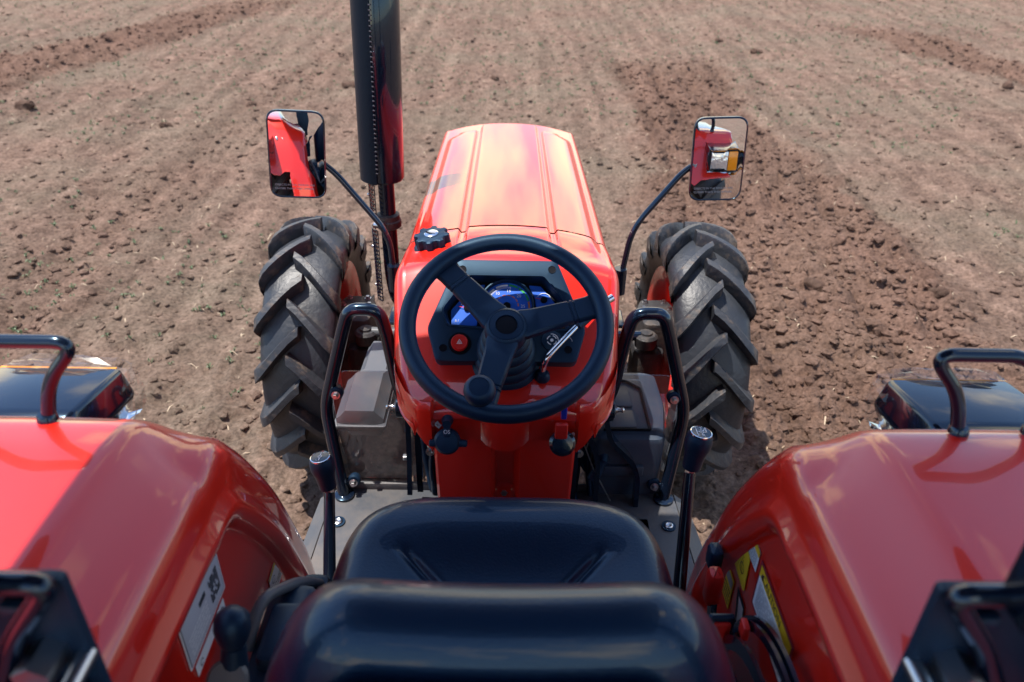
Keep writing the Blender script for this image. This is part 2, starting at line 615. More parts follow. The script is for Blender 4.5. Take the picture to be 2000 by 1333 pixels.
# small crumbs of soil: low-poly stones joined into one mesh
def ico():
    bm = bmesh.new()
    bmesh.ops.create_icosphere(bm, subdivisions=1, radius=1)
    v = np.array([p.co[:] for p in bm.verts])
    f = np.array([[q.index for q in p.verts] for p in bm.faces])
    bm.free()
    return v, f
IV, IF = ico()
def stones(x, y, size, name, sharp):
    n = len(x)
    z = ground_z(x, y)
    jit = 1 + sharp * (rng.random((n, len(IV), 1)) - .5)
    sc = size[:, None] * np.stack([.8 + .7 * rng.random(n), .8 + .7 * rng.random(n), .5 + .4 * rng.random(n)], -1)
    a = rng.random(n) * 6.283
    P = IV[None] * jit * sc[:, None, :]
    ca, sa = np.cos(a)[:, None], np.sin(a)[:, None]
    px = P[..., 0] * ca - P[..., 1] * sa + x[:, None]
    py = P[..., 0] * sa + P[..., 1] * ca + y[:, None]
    pz = P[..., 2] + (z + size * 0.15)[:, None]
    VV = np.stack([px, py, pz], -1).reshape(-1, 3)
    FF = (IF[None] + (np.arange(n) * len(IV))[:, None, None]).reshape(-1, 3)
    m_ = bpy.data.meshes.new(name)
    m_.from_pydata(VV.tolist(), [], FF.tolist())
    w = tilled(x, y)
    a_ = m_.attributes.new("worked", 'FLOAT', 'POINT')
    a_.data.foreach_set("value", np.repeat(np.clip(w + .15, 0, 1), len(IV)).astype(np.float32))
    m_.materials.append(SOIL)
    o = bpy.data.objects.new(name, m_)
    o["kind"] = "stuff"
    return link(o)
cx, cy_ = scatter(42000, power=1.25)
w = tilled(cx, cy_)
keep = rng.random(len(cx)) < 0.22 + 0.78 * w
cx, cy_, w = cx[keep], cy_[keep], w[keep]
sz = (0.006 + 0.017 * rng.random(len(cx)) ** 2.2) * (1 + 0.5 * w * rng.random(len(cx)) ** 1.5)
stones(cx, cy_, sz, "soil_crumbs", 0.55)

# seedlings and straw
def blades(x, y, name, material, ln, wd, nb, lean):
    VV, FF = [], []
    z = ground_z(x, y)
    for i in range(len(x)):
        k0 = random.random() * 6.28
        s_ = 0.6 + 0.8 * random.random()
        for b_ in range(nb):
            a = k0 + b_ * 6.28 / nb + random.uniform(-.5, .5)
            L = ln * s_ * random.uniform(.6, 1.2)
            ox, oy = random.uniform(-.006, .006), random.uniform(-.006, .006)
            dx, dy = math.cos(a), math.sin(a)
            hgt = L * (1 - lean * random.uniform(.6, 1.1))
            out = L * lean * random.uniform(.7, 1.2)
            p0 = Vector((x[i] + ox, y[i] + oy, z[i] - .004))
            p1 = p0 + Vector((dx * out * .5, dy * out * .5, hgt * .75 + .006))
            p2 = p0 + Vector((dx * out, dy * out, hgt * .8))
            s = Vector((-dy, dx, 0)) * wd * s_
            k = len(VV)
            VV += [p0 - s * .5, p0 + s * .5, p1 - s, p1 + s, p2]
            FF += [(k, k + 1, k + 3, k + 2), (k + 2, k + 3, k + 4)]
    o = MB().add(VV, FF).build(name, material, smooth=False, recalc=False)
    o["kind"] = "stuff"
    return o
LEAF = mat("seedling_leaf", (0.10, 0.145, 0.070), 0.6, var=(4, 0.4))
STRAW = mat("dry_straw", (0.42, 0.33, 0.23), 0.8, var=(3, 0.3))
gx, gy = scatter(6500, power=0.8)
row = np.abs(((gx + 0.05) / 0.30) % 1 - .5)
pk = (fbm(gx * .6, gy * .6, 120, 3) > 0.62 - 0.024 * gy) & (rng.random(len(gx)) < np.clip(1.15 - 2.6 * np.abs(row - .25), .15, 1)) & (tilled(gx, gy) < .45)
gx, gy = gx[pk], gy[pk]
blades(gx, gy, "seedling_grass", LEAF, 0.034, 0.0032, 5, 0.55)
sx, sy_ = scatter(2600)
blades(sx, sy_, "straw_litter", STRAW, 0.045, 0.0025, 1, 0.97)

# the biggest loose clods, one by one
CLODM = bpy.data.meshes.new("soil_clod")
bm = bmesh.new()
bmesh.ops.create_icosphere(bm, subdivisions=3, radius=1)
for v in bm.verts:
    q = v.co.copy()
    f = 1 + 0.5 * (float(fbm(np.array([q.x * 1.6 + 5]), np.array([q.y * 1.6 + q.z * 1.3]), 5, 4)[0]) - .5) * 2
    v.co = Vector((q.x * f * 1.25, q.y * f, q.z * f * 0.7))
bm.to_mesh(CLODM)
bm.free()
CLODM.shade_smooth()
CLODM.set_sharp_from_angle(angle=R(40))
CLODM.materials.append(SOIL)
at_ = CLODM.attributes.new("worked", 'FLOAT', 'POINT')
at_.data.foreach_set("value", np.full(len(CLODM.vertices), 0.9, np.float32))
CLODS = [
    (-3.92, 6.35, .085, "large dark soil clod near the left edge, below the dark worked strip at upper left"),
    (2.72, 9.0, .085, "largest dark soil clod behind the right mirror, near the far end of the field"),
    (2.42, 9.5, .06, "dark soil clod just left of the largest clod behind the right mirror"),
    (-1.45, 7.2, .06, "dark soil clod above the left mirror, left of the exhaust muffler"),
    (-2.15, 6.55, .05, "flat dark soil clod halfway between the left edge and the exhaust muffler"),
    (-2.62, 5.9, .055, "dark soil clod to the upper left of the left mirror"),
    (1.52, 3.40, .055, "dark hollowed clod in the worked strip right beside the right front tyre"),
    (2.10, 3.35, .05, "dark clod at the outer edge of the worked strip right of the right front tyre"),
    (-0.15, 7.6, .05, "dark soil clod on the pale ground just right of the exhaust muffler"),
    (4.75, 7.6, .06, "dark clod lying on the worked strip in the upper right corner"),
]
for i, (x, y, s_, lb) in enumerate(CLODS):
    o = bpy.data.objects.new("soil_clod", CLODM)
    o.location = (x, y, float(ground_z(x, y)[0]) + s_ * .2)
    o.rotation_euler = (random.uniform(-.4, .4), random.uniform(-.4, .4), random.uniform(0, 6))
    s_ *= .8
    o.scale = (s_ * random.uniform(.8, 1.2), s_ * random.uniform(.7, 1), s_)
    o["label"], o["category"], o["group"] = lb, "soil clod", "big loose soil clods on the field"
    col.objects.link(o)

# ================================================================== THE TRACTOR
tractor = bpy.data.objects.new("tractor", None)
tractor.location = (0, 1.0, 0)
col.objects.link(tractor)
WLOC[tractor] = Vector((0, 1.0, 0))
tractor["label"] = "orange compact tractor seen from above its black driver's seat, standing on a ploughed field"
tractor["category"] = "tractor"
T = tractor
I4 = Matrix.Identity(4)

# ---------------------------------------------------------------- hood and cowl
def emboss(x, y, yend):
    ax = np.abs(x)
    cen = (1 - ss(.094, .103, ax)) * (1 - ss(2.728, 2.748, y))
    sid = ss(.112, .121, ax) * (1 - ss(.196, .223, ax)) * (1 - ss(2.665, 2.688, y + .05 * ss(.165, .215, ax)))
    return np.maximum(cen * 1.15, sid)

XS = sorted(set([round(v, 4) for v in list(np.linspace(0, .09, 7)) + list(np.linspace(.09, .126, 15)) + list(np.linspace(.13, .20, 6)) + list(np.linspace(.203, .224, 8))]))
def section(y, zc, wd, zb, em=1.0, drop=.050, k=0.011):
    """outline of the bonnet at y: left bottom -> over the top -> right bottom"""
    half = []
    sc = (wd - .028) / .222
    for x in XS:
        z = zc - drop * (x / .222) ** 2.2 * .62 + k * em * float(emboss(np.float64(x), np.float64(y), 2.8))
        half.append((x * sc, z))
    xe, ze = half[-1]
    ze_ = zc - drop * .62
    rr = .034
    for a in np.linspace(8, 84, 9):
        half.append((xe + (wd - xe) * math.sin(R(a)), ze_ - rr * 1.35 * (1 - math.cos(R(a)))))
    for t in (.25, .5, .75, 1):
        half.append((wd + .004 * math.sin(t * 3), ze_ - rr * 1.35 - (ze_ - rr * 1.35 - zb) * t))
    pts = [(-x, y, z) for x, z in half[::-1]] + [(x, y, z) for x, z in half[1:]]
    return pts

rings = []
hy = list(np.linspace(1.727, 1.75, 3)) + list(np.linspace(1.78, 2.66, 26)) + list(np.linspace(2.67, 2.785, 24))
for y in hy:
    t = (y - 1.727) / 1.06
    zc = 1.046 - 0.048 * t - .006 * t ** 3
    rings.append(section(y, zc, .247 - .006 * t, .70))
for dy, dz, dw in ((2.793, -.006, .003), (2.800, -.018, .007), (2.803, -.035, .012), (2.806, -.09, .016), (2.806, -.2, .02)):
    rings.append(section(dy, .992 + dz, .241 - dw, .68, em=0))
hood = MB().add(*loft(rings, False, False, False)).build("hood", ORANGE, T, ang=50)
mb = MB().add(*box((0, 2.80, .72), (.40, .02, .40), bev=.008))
for k in range(9):
    mb.add(*box((0, 2.815, .56 + k * .035), (.36, .012, .012), bev=.003))
mb.build("front_grille", BLKPL, T)

# instrument slope: origin at its upper edge, local x right, local y up the slope, local z out of the panel
SL0 = Vector((0, 1.517, 1.053))
SLN = Vector((0, -.671, .741))
SM = frame(SL0, SLN)
rings = []
cowl = [(1.717, 1.047, .248, 1), (1.70, 1.049, .249, 1), (1.66, 1.052, .251, .8), (1.63, 1.054, .252, .45), (1.60, 1.057, .253, .15), (1.575, 1.061, .253, 0),
        (1.555, 1.0625, .253, 0), (1.54, 1.060, .252, 0), (1.525, 1.052, .251, 0), (1.50, 1.032, .249, 0), (1.45, .987, .244, 0), (1.40, .942, .238, 0), (1.36, .908, .231, 0), (1.335, .890, .226, 0), (1.315, .880, .221, 0), (1.295, .873, .214, 0), (1.280, .868, .206, 0), (1.268, .861, .197, 0), (1.260, .851, .188, 0), (1.257, .838, .184, 0)]
for y, z, wd, em in cowl:
    zb = .822 if y < 1.55 else .80
    rings.append(section(y, z, wd, min(zb, z - .03), em, drop=.05 if y > 1.5 else .05 * max(0.15, (y - 1.25) / .25)))
cw = MB().add(*loft(rings, False, False, False)).build("dashboard_cowl", ORANGE, T, ang=55)
# fascia under the wheel: curved wall with recesses for the two switches
def fascia_pts():
    out = []
    for x, y, zt, zb in ((-.250, 1.46, .83, .822), (-.243, 1.40, .86, .822), (-.232, 1.345, .862, .826), (-.217, 1.305, .862, .828), (-.204, 1.278, .860, .818), (-.187, 1.260, .856, .798), (-.168, 1.249, .855, .774), (-.150, 1.246, .855, .756),
                         (-.144, 1.262, .855, .757), (-.10, 1.268, .855, .766), (-.062, 1.266, .855, .774), (-.05, 1.262, .855, .774), (-.040, 1.250, .855, .770), (-.02, 1.241, .855, .764), (0, 1.238, .855, .762)):
        out.append((x, y, zt, zb))
    return out + [(-x, y, zt, zb) for x, y, zt, zb in out[-2::-1]]
fp = fascia_pts()
V, F = [], []
for x, y, zt, zb in fp:
    V += [(x, y + .010, zt + .022), (x, y + .002, zt + .012), (x, y, zt), (x * .992, y + .006, zb), (x * .96, y + .035, zb - .003)]
for i in range(len(fp) - 1):
    for j in range(4):
        a = i * 5 + j
        F.append((a, a + 1, a + 6, a + 5))
MB().add(V, F).build("dashboard_fascia", ORANGE, T, ang=32)
# steering column cover
pl = [(-.155, 1.40), (-.155, 1.325), (-.146, 1.318), (-.12, 1.318), (-.05, 1.306), (-.028, 1.302), (-.022, 1.325), (.022, 1.325), (.028, 1.302), (.05, 1.306), (.12, 1.318), (.146, 1.318), (.155, 1.325), (.155, 1.40)]
pl = [(-.155, 1.40), (-.157, 1.33), (-.15, 1.318), (-.12, 1.314), (-.035, 1.296), (-.03, 1.296), (-.018, 1.322), (.02, 1.322), (.034, 1.300), (.12, 1.314), (.15, 1.318), (.157, 1.33), (.155, 1.40)]
rings = []
for z in (.80, .70, .60, .52, .46):
    k = 1 - (.76 - z) * .10
    rings.append([(x * k, y + (.76 - z) * .05, z) for x, y in pl])
cc = MB().add(*loft(rings, False, False, False)).build("column_cover", ORANGE, T, ang=30)
bolt(frame((0, 1.325, .575), (0, -1, .25)), .008).build("bolt", ZINC, cc)
MB().add(*lathe([(.026, 0), (.026, .004), (.018, .006)], frame((0, 1.328, .575), (0, -1, .25)), 20)).build("bolt_boss", ORANGE, cc)

# ---------------------------------------------------------------- instrument panel
outer = round_poly([(-.106, .004), (.106, .004), (.166, -.150), (.145, -.222), (-.145, -.222), (-.166, -.150)][::-1], .012, 4)
inner = round_poly([(-.082, -.034), (.078, -.034), (.131, -.104), (.129, -.150), (.01, -.152), (-.122, -.143), (-.133, -.108)][::-1], .007, 4)
def plate_with_hole(outer, inner, M, h0, h1, hin, bev):
    bm = bmesh.new()
    ot = shrink(outer, bev)
    lo = [bm.verts.new(M @ Vector((x, y, h1))) for x, y in ot]
    li = [bm.verts.new(M @ Vector((x, y, h1))) for x, y in inner]
    eo = [bm.edges.new((lo[i], lo[(i + 1) % len(lo)])) for i in range(len(lo))]
    ei = [bm.edges.new((li[i], li[(i + 1) % len(li)])) for i in range(len(li))]
    bmesh.ops.triangle_fill(bm, use_beauty=True, edges=eo + ei)
    # outer skirt
    prev = lo
    for p, h in ((shrink(outer, bev * .3), h1 - bev * .3), (outer, h1 - bev), (outer, h0)):
        nw = [bm.verts.new(M @ Vector((x, y, h))) for x, y in p]
        for i in range(len(nw)):
            bm.faces.new((prev[i], prev[(i + 1) % len(nw)], nw[(i + 1) % len(nw)], nw[i]))
        prev = nw
    # sloping inner walls of the recess
    pin = shrink(inner, .006)
    nw = [bm.verts.new(M @ Vector((x, y, hin))) for x, y in pin]
    for i in range(len(nw)):
        bm.faces.new((li[i], nw[i], nw[(i + 1) % len(nw)], li[(i + 1) % len(nw)]))
    bmesh.ops.recalc_face_normals(bm, faces=bm.faces)
    m_ = bpy.data.meshes.new("instrument_panel")
    bm.to_mesh(m_)
    bm.free()
    m_.shade_smooth()
    m_.set_sharp_from_angle(angle=R(30))
    return m_
pm = plate_with_hole(outer, inner, SM, -.015, .030, .004, .006)
pm.materials.append(BLKPL)
panel = link(bpy.data.objects.new("instrument_panel", pm), T)
# thin raised lip round the gauges
lip0 = shrink(inner, -.004)
V, F = [], []
for p, q in zip(lip0, inner):
    V += [SM @ Vector((*p, .0302)), SM @ Vector((p[0] * .99, p[1], .0335)), SM @ Vector((*q, .0335)), SM @ Vector((*q, .0302))]
nn = len(inner)
for i in range(nn):
    for j in range(3):
        a, b = i * 4 + j, ((i + 1) % nn) * 4 + j
        F.append((a, b, b + 1, a + 1))
MB().add(V, F).build("bezel", BLKPL, panel, ang=50)
MB().add(*prism(shrink(inner, -.001), SM, .001, .0045)).build("gauge_backing", WELL, panel)
# gauges
TC = SM @ Matrix.Translation((0.0, -.094, .0075))
disc = [(.053 * math.cos(R(a)), .053 * math.sin(R(a))) for a in range(-32, 213, 7)]
MB().add(*lathe([(.058, -.002), (.058, .012), (.0555, .013), (.0535, .001)], TC, 48, cap=False)).build("tachometer_ring", BLKPL, panel)
tach = MB().add(*prism(disc, TC, -.002, .0005)).build("tachometer", BLUE, panel)
def ticks(M, r0, r1, a0, a1, n, wd, h):
    mb = MB()
    for k in range(n):
        a = a0 + (a1 - a0) * k / max(1, n - 1)
        mb.add(*arc_strip(M, r0, r1, a - wd, a + wd, h, 1))
    return mb
ticks(TC, .040, .0435, R(195), R(80), 34, .012, .0012).build("tick_marks", WHITE, panel)
m2 = MB()
for a0, a1 in ((158, 190), (126, 154), (88, 120)):
    m2.add(*arc_strip(TC, .0445, .0485, R(a0), R(a1), .0012))
m2.build("white_band", WHITE, panel)
m2 = MB()
for a0, a1 in ((62, 85), (38, 58), (16, 35)):
    m2.add(*arc_strip(TC, .0455, .0495, R(a0), R(a1), .0012))
m2.build("green_band", GREEN, panel)
ORPRINT = mat("orange_print", (0.65, 0.18, 0.05), 0.5)
m2 = MB()
m2.add(*arc_strip(TC, .0455, .0495, R(-4), R(13), .0012))
for k in range(8):
    m2.add(*arc_strip(TC, .0235, .0258, R(185 - 24 * k), R(185 - 24 * k - 17), .0012, 4))
m2.build("orange_band", ORPRINT, panel)
MB().add(*arc_strip(TC, .0455, .0495, R(-20), R(-6), .0012)).build("red_band", RED, panel)
for s_, a in (("5", 165), ("10", 126), ("15", 84), ("20", 42), ("25", 0)):
    text_mesh(s_, .0098, TC @ Matrix.Translation((.0345 * math.cos(R(a)), .0345 * math.sin(R(a)), .0014)), "lettering", WHITE, panel)
text_mesh("RPM X 100", .0062, TC @ Matrix.Translation((0, -.020, .0014)), "lettering", WHITE, panel)
text_mesh("Hours", .0036, TC @ Matrix.Translation((.024, -.013, .0014)), "lettering", WHITE, panel)
MB().add(*lathe([(.0085, 0), (.0085, .004), (.006, .006)], TC, 20)).build("needle_hub", WELL, panel)
MB().add([TC @ Vector(p) for p in ((-.002, -.0035, .003), (-.002, .0, .003), (-.031, -.0100, .003), (-.031, -.0115, .003))], [(0, 1, 2, 3)]).build("needle", RED, panel)
def small_gauge(cx_, cy2, top):
    G = SM @ Matrix.Translation((cx_, cy2, .0078))
    MB().add(*arc_strip(G, .0145, .0158, R(20), R(150), .001)).build("scale_arc", WHITE, panel)
    MB().add(*lathe([(.0072, 0), (.0072, .003), (.005, .0045)], G, 18)).build("needle_hub", WELL, panel)
    MB().add([G @ Vector(p) for p in ((-.004, .0, .003), (-.004, .002, .003), (-.018, .004, .003), (-.018, .003, .003))], [(0, 1, 2, 3)]).build("needle", RED, panel)
for sgn in (1, -1):
    gp = round_poly([(sgn * .046, -.046), (sgn * .072, -.048), (sgn * .118, -.105), (sgn * .116, -.138), (sgn * .062, -.138), (sgn * .063, -.10), (sgn * .060, -.075)][::sgn], .004, 3)
    MB().add(*prism(gp, SM, .0035, .0072)).build("side_gauge_panel", BLUE, panel)
small_gauge(.079, -.079, True)
small_gauge(.086, -.113, False)
text_mesh("VOLTS", .0042, SM @ Matrix.Translation((.094, -.107, .0082)), "lettering", WHITE, panel)
text_mesh("II /", .008, SM @ Matrix.Translation((-.105, -.128, .0082)), "lettering", WHITE, panel)
small_gauge(-.084, -.10, False)
# hazard button
HZ = SM @ Matrix.Translation((-.096, -.184, .030))
MB().add(*lathe([(.0235, -.002), (.0235, .003), (.019, .0035)], HZ, 32)).build("button_surround", WELL, panel)
MB().add(*lathe([(.0175, 0), (.0175, .010), (.0158, .0125), (.012, .0118)], HZ, 32)).build("hazard_button", RED, panel)
mt = MB()
for r0, r1 in ((.0052, .0070), (.0018, .0030)):
    for k in range(3):
        a0, a1 = R(90 + 120 * k), R(210 + 120 * k)
        mt.add([HZ @ Vector((r_ * math.cos(a), r_ * math.sin(a) - .0005, .0127)) for r_, a in ((r0, a0), (r1, a0), (r1, a1), (r0, a1))], [(0, 1, 2, 3)])
mt.build("hazard_symbol", WHITE, panel)
for hx, hyy in ((.095, -.018), (-.095, -.020), (-.130, -.194), (.128, -.194)):
    MB().add(*lathe([(.0082, -.001), (.0082, .0012), (.0068, .0009), (.0066, .0006)], SM @ Matrix.Translation((hx, hyy, .0300)), 20)).build("screw_hole", WELL, panel)
LS = SM @ Matrix.Translation((.094, -.176, .030))
MB().add(*lathe([(.021, -.001), (.021, .006), (.017, .008)], LS, 28)).build("lamp_switch", BLKPL, panel)
mt = MB()
for k in range(4):
    mt.add(*arc_strip(LS, .0085, .0105, R(20 + 90 * k), R(80 + 90 * k), .0084, 6))
mt.add(*arc_strip(LS, .0, .0035, 0, 6.283, .0084, 12)).add(*arc_strip(LS, .0125, .0140, R(-20), R(100), .0084, 8))
mt.build("switch_symbol", WHITE, panel)
mt = MB().add(*arc_strip(SM @ Matrix.Translation((.128, -.176, .0304)), .008, .0088, R(0), R(120), 0, 8))
mt.build("symbol_arc", WHITE, panel)

# ---------------------------------------------------------------- steering
HUB = Vector((0, 1.287, 1.047))
SN = Vector((0, -.4924, .8704))
WM = frame(HUB, SN)
RW, rt = .1905, .0168
rings = []
for k in range(72):
    a = 2 * math.pi * k / 72
    ring = []
    for j in range(16):
        b = 2 * math.pi * j / 16
        # slightly flattened grip with finger relief below
        rr = rt * (1 + (.05 * math.cos(k * 4 * math.pi / 2) if math.sin(b) < -.3 else 0))
        ring.append(WM @ Vector(((RW + rr * math.cos(b)) * math.cos(a), (RW + rr * math.cos(b)) * math.sin(a), rr * math.sin(b) * 1.02)))
    rings.append(ring)
rings.append(rings[0])
sw = MB().add(*loft(rings, True, False, False)).build("steering_wheel", WHEELPL, T)
MB().add(*lathe([(.040, -.054), (.043, -.034), (.043, -.018), (.040, -.011), (.0345, -.0075), (.0335, -.0085), (.0330, -.0085), (.0322, -.0075), (.0215, -.0065), (.021, -.010), (.0205, -.0095), (.010, -.009)], WM, 40)).build("hub", WHEELPL, sw)
MB().add(*lathe([(.0202, -.012), (.0202, -.0088), (.015, -.0078), (.004, -.0074)], WM, 32)).build("hub_cap", WELL, sw)
for ang in (134, 15, 256):
    A = WM @ Matrix.Rotation(R(ang), 4, 'Z')
    rings = []
    for r_, wdt, zt, th in ((.022, .062, -.011, .030), (.036, .064, -.011, .029), (.048, .060, -.0115, .027), (.07, .057, -.0105, .026), (.10, .054, -.008, .024), (.128, .051, -.006, .022), (.1300, .0485, -.008, .020), (.1315, .0485, -.008, .020), (.133, .051, -.006, .022), (.137, .051, -.006, .022), (.1385, .0485, -.008, .020), (.140, .0485, -.008, .020), (.142, .051, -.006, .022), (.165, .051, -.004, .022), (.180, .056, -.002, .020), (.190, .068, -.004, .014)):
        w2 = wdt / 2
        rings.append([A @ Vector((r_, y, z)) for y, z in ((-w2, zt - th * .5), (-w2 * .96, zt - .004), (-w2 * .80, zt), (w2 * .80, zt), (w2 * .96, zt - .004), (w2, zt - th * .5), (w2 * .7, zt - th), (-w2 * .7, zt - th))])
    MB().add(*loft(rings)).build("spoke", WHEELPL, sw, ang=40)
A = WM @ Matrix.Rotation(R(255), 4, 'Z')
KM = A @ Matrix.Translation((.176, 0, 0))
MB().add(*lathe([(.012, .015), (.012, .03), (.020, .036), (.0275, .046), (.0285, .056), (.0275, .064), (.022, .071), (.018, .0725), (.0175, .0715), (.003, .0725)], KM, 30)).build("spinner_knob", WHEELPL, sw)
# bellows boot under the wheel
prof = []
for k in range(6):
    r0 = .078 - .006 * k
    h = -.200 + k * .026
    prof += [(r0 - .010, h), (r0, h + .008), (r0, h + .016), (r0 - .010, h + .0245)]
prof += [(.04, -.04)]
MB().add(*lathe(prof, WM, 40)).build("column_boot", BLKPL, T, ang=60)
# shuttle lever, chrome with a black grip
sh = MB().add(*tube([(.076, 1.335, .895), (.078, 1.323, .938), (.118, 1.365, .962), (.152, 1.40, .980)], .0065, 12, .02)).build("shuttle_lever", CHROME, T)
MB().add(*tube([(.146, 1.395, .977), (.196, 1.445, .999)], .0125, 14)).build("grip", BLKPL, sh)
MB().add(*tube([(.196, 1.445, .999), (.226, 1.462, 1.010)], .0085, 14)).build("tip", CHROME, sh)
MB().add(*lathe([(.017, -.004), (.015, .010), (.009, .016)], frame((.076, 1.335, .888), (0, -.4, .9)), 20)).build("gaiter", BLKPL, sh)

# fuel cap
FC = frame((-.172, 1.655, 1.030), (-.12, -.10, 1))
MB().add(*lathe([(.046, -.03), (.046, .004), (.042, .010), (.026, .012)], FC, 36)).build("filler_neck", BLKPL, T)
pts = []
for k in range(96):
    a = 2 * math.pi * k / 96
    lob = ss(-.35, .35, math.cos(8 * a))
    rr = .0335 + .0080 * float(lob)
    pts.append((rr * math.cos(a), rr * math.sin(a)))
fc = MB().add(*prism(pts, FC, .012, .036, .004)).build("fuel_cap", BLKPL, T, ang=40)
MB().add(*lathe([(.0165, .036), (.0165, .0385), (.014, .0400), (.004, .0405)], FC, 32)).build("emblem_disc", CHROME, fc)
MB().add([FC @ Vector(p) for p in ((-.012, -.004, .0416), (-.002, .006, .0416), (.013, .005, .0416), (.002, -.002, .0416))], [(0, 1, 2, 3)]).build("emblem", GREY, fc)

# switches below the dash
ls = MB().add(*lathe([(.012, 0), (.012, .010), (.009, .014), (.009, .03)], frame((-.117, 1.262, .832), (0, -1, .25)), 20)).build("light_switch", BLKPL, T)
KN = frame((-.117, 1.236, .795), (0, -.85, .5))
MB().add(*lathe([(.012, -.03), (.026, -.012), (.027, .006), (.022, .013), (.005, .015)], KN, 28)).add(*box((.026, -.004, .0), (.03, .014, .018), KN, .003)).add(*box((-.026, -.004, .0), (.022, .014, .018), KN, .003)).build("knob", BLKPL, ls)
MB().add(*box((0, .022, .012), (.014, .024, .012), KN, .003)).build("pointer", BLKPL, ls)
text_mesh("OS", .011, KN @ Matrix.Translation((0, .021, .0190)), "lettering", WHITE, ls)
DL = frame((-.117, 1.2665, .832), (0, -1, .10))
MB().add(*arc_strip(DL, .022, .033, R(130), R(235), .001, 10)).build("switch_decal", WHITE, ls)
for a, s_ in ((145, "D"), (182, "X"), (220, "R")):
    text_mesh(s_, .008, DL @ Matrix.Translation((.0275 * math.cos(R(a)), .0275 * math.sin(R(a)), .0016)) @ Matrix.Rotation(R(a - 180), 4, 'Z'), "lettering", DKPRINT, ls)
ig = MB().add(*lathe([(.020, -.02), (.027, -.006), (.027, .010), (.021, .016), (.004, .017)], frame((.117, 1.240, .792), (0, -.85, .5)), 28)).build("ignition_switch", BLK, T)
MB().add(*box((.113, 1.228, .832), (.026, .012, .036), None, .003)).build("key_fob", RED, ig)
MB().add(*box((.117, 1.236, .874), (.012, .008, .036), None, .003)).build("key_tag", BLUETAG, ig)
MB().add(*tube([(.131, 1.24, .785), (.138, 1.235, .82)], .0035, 8)).build("key", ZINC, ig)

# ---------------------------------------------------------------- exhaust
MX, MY = -.361, 2.15
LEAN = Matrix.Translation((MX, MY, 1.0)) @ Matrix.Rotation(R(1.7), 4, 'Y') @ Matrix.Translation((0, 0, -1.0))
mu = MB().add(*lathe([(.030, 1.012), (.056, 1.014), (.0605, 1.022), (.0605, 1.60), (.055, 1.612), (.028, 1.613), (.026, 1.608)], LEAN, 48)).build("muffler", BLK, T, ang=30)
mb = MB()
for a0, a1 in ((150, 262),):
    rings = []
    for k in range(25):
        a = R(a0 + (a1 - a0) * k / 24)
        rings.append([LEAN @ Vector((r_ * math.cos(a), r_ * math.sin(a), z)) for r_, z in ((.0625, 1.016), (.0655, 1.016), (.0655, 1.59), (.0625, 1.59))])
    mb.add(*loft(rings))
mb.build("heat_shield", mat("matt_black_shield", (0.006, 0.010, 0.020), 0.38, spec=0.28, bump=(90, .05, 3), tint=(.5, .75, 1)), mu, ang=30)
mb = MB()
a = R(263.5)
for k in range(44):
    z = 1.05 + k * .0125
    Mt = LEAN @ Matrix.Translation((0, 0, z)) @ Matrix.Rotation(a, 4, 'Z')
    mb.add(*box((.0655, 0, 0), (.002, .006, .0032), Mt, .0006))
o = mb.build("seam_slots", mat("slot_grey", (.12, .13, .15), .5), mu, smooth=False)
rings_mat = BLK
MB().add(*tube([(MX + .006, MY, 1.02), (MX + .006, MY, .70), (MX + .02, MY, .60), (MX + .12, MY - .02, .56)], .0235, 20, .06)).build("exhaust_pipe", BLK, T)
MB().add(*lathe([(.034, -.022), (.038, -.018), (.038, .0), (.034, .004), (.034, .018), (.026, .022)], Matrix.Translation((MX + .006, MY, .885)), 28)).build("exhaust_clamp", CAST, T)
MB().add(*tube([(MX - .03, MY - .028, .880), (MX + .0, MY - .042, .884)], .009, 12)).build("clamp_bolt", ZINC, T)
# perforated guard beside the pipe: a lattice of strips
mb = MB()
for z0, z1 in ((.905, 1.005), (.63, .865)):
    nz = int((z1 - z0) / .0125)
    for k in range(6):
        a = R(150 + k * 18)
        Mt = Matrix.Translation((MX, MY, (z0 + z1) / 2)) @ Matrix.Rotation(a, 4, 'Z')
        mb.add(*box((.044, 0, 0), (.0018, .0035, z1 - z0), Mt, .0004))
    for j in range(nz + 1):
        z = z0 + (z1 - z0) * j / nz
        rg = [[(MX + r_ * math.cos(R(d)), MY + r_ * math.sin(R(d)), z + dz) for r_, dz in ((.0435, -.0018), (.0455, -.0018), (.0455, .0018), (.0435, .0018))] for d in range(150, 241, 9)]
        mb.add(*loft(rg))
pg = mb.build("perforated_guard", BLK, T, smooth=False)
for z in (.965, .905, .80, .67):
    MB().add(*ball((MX - .046, MY - .004, z), .0045, 10)).build("guard_screw", ZINC, pg)

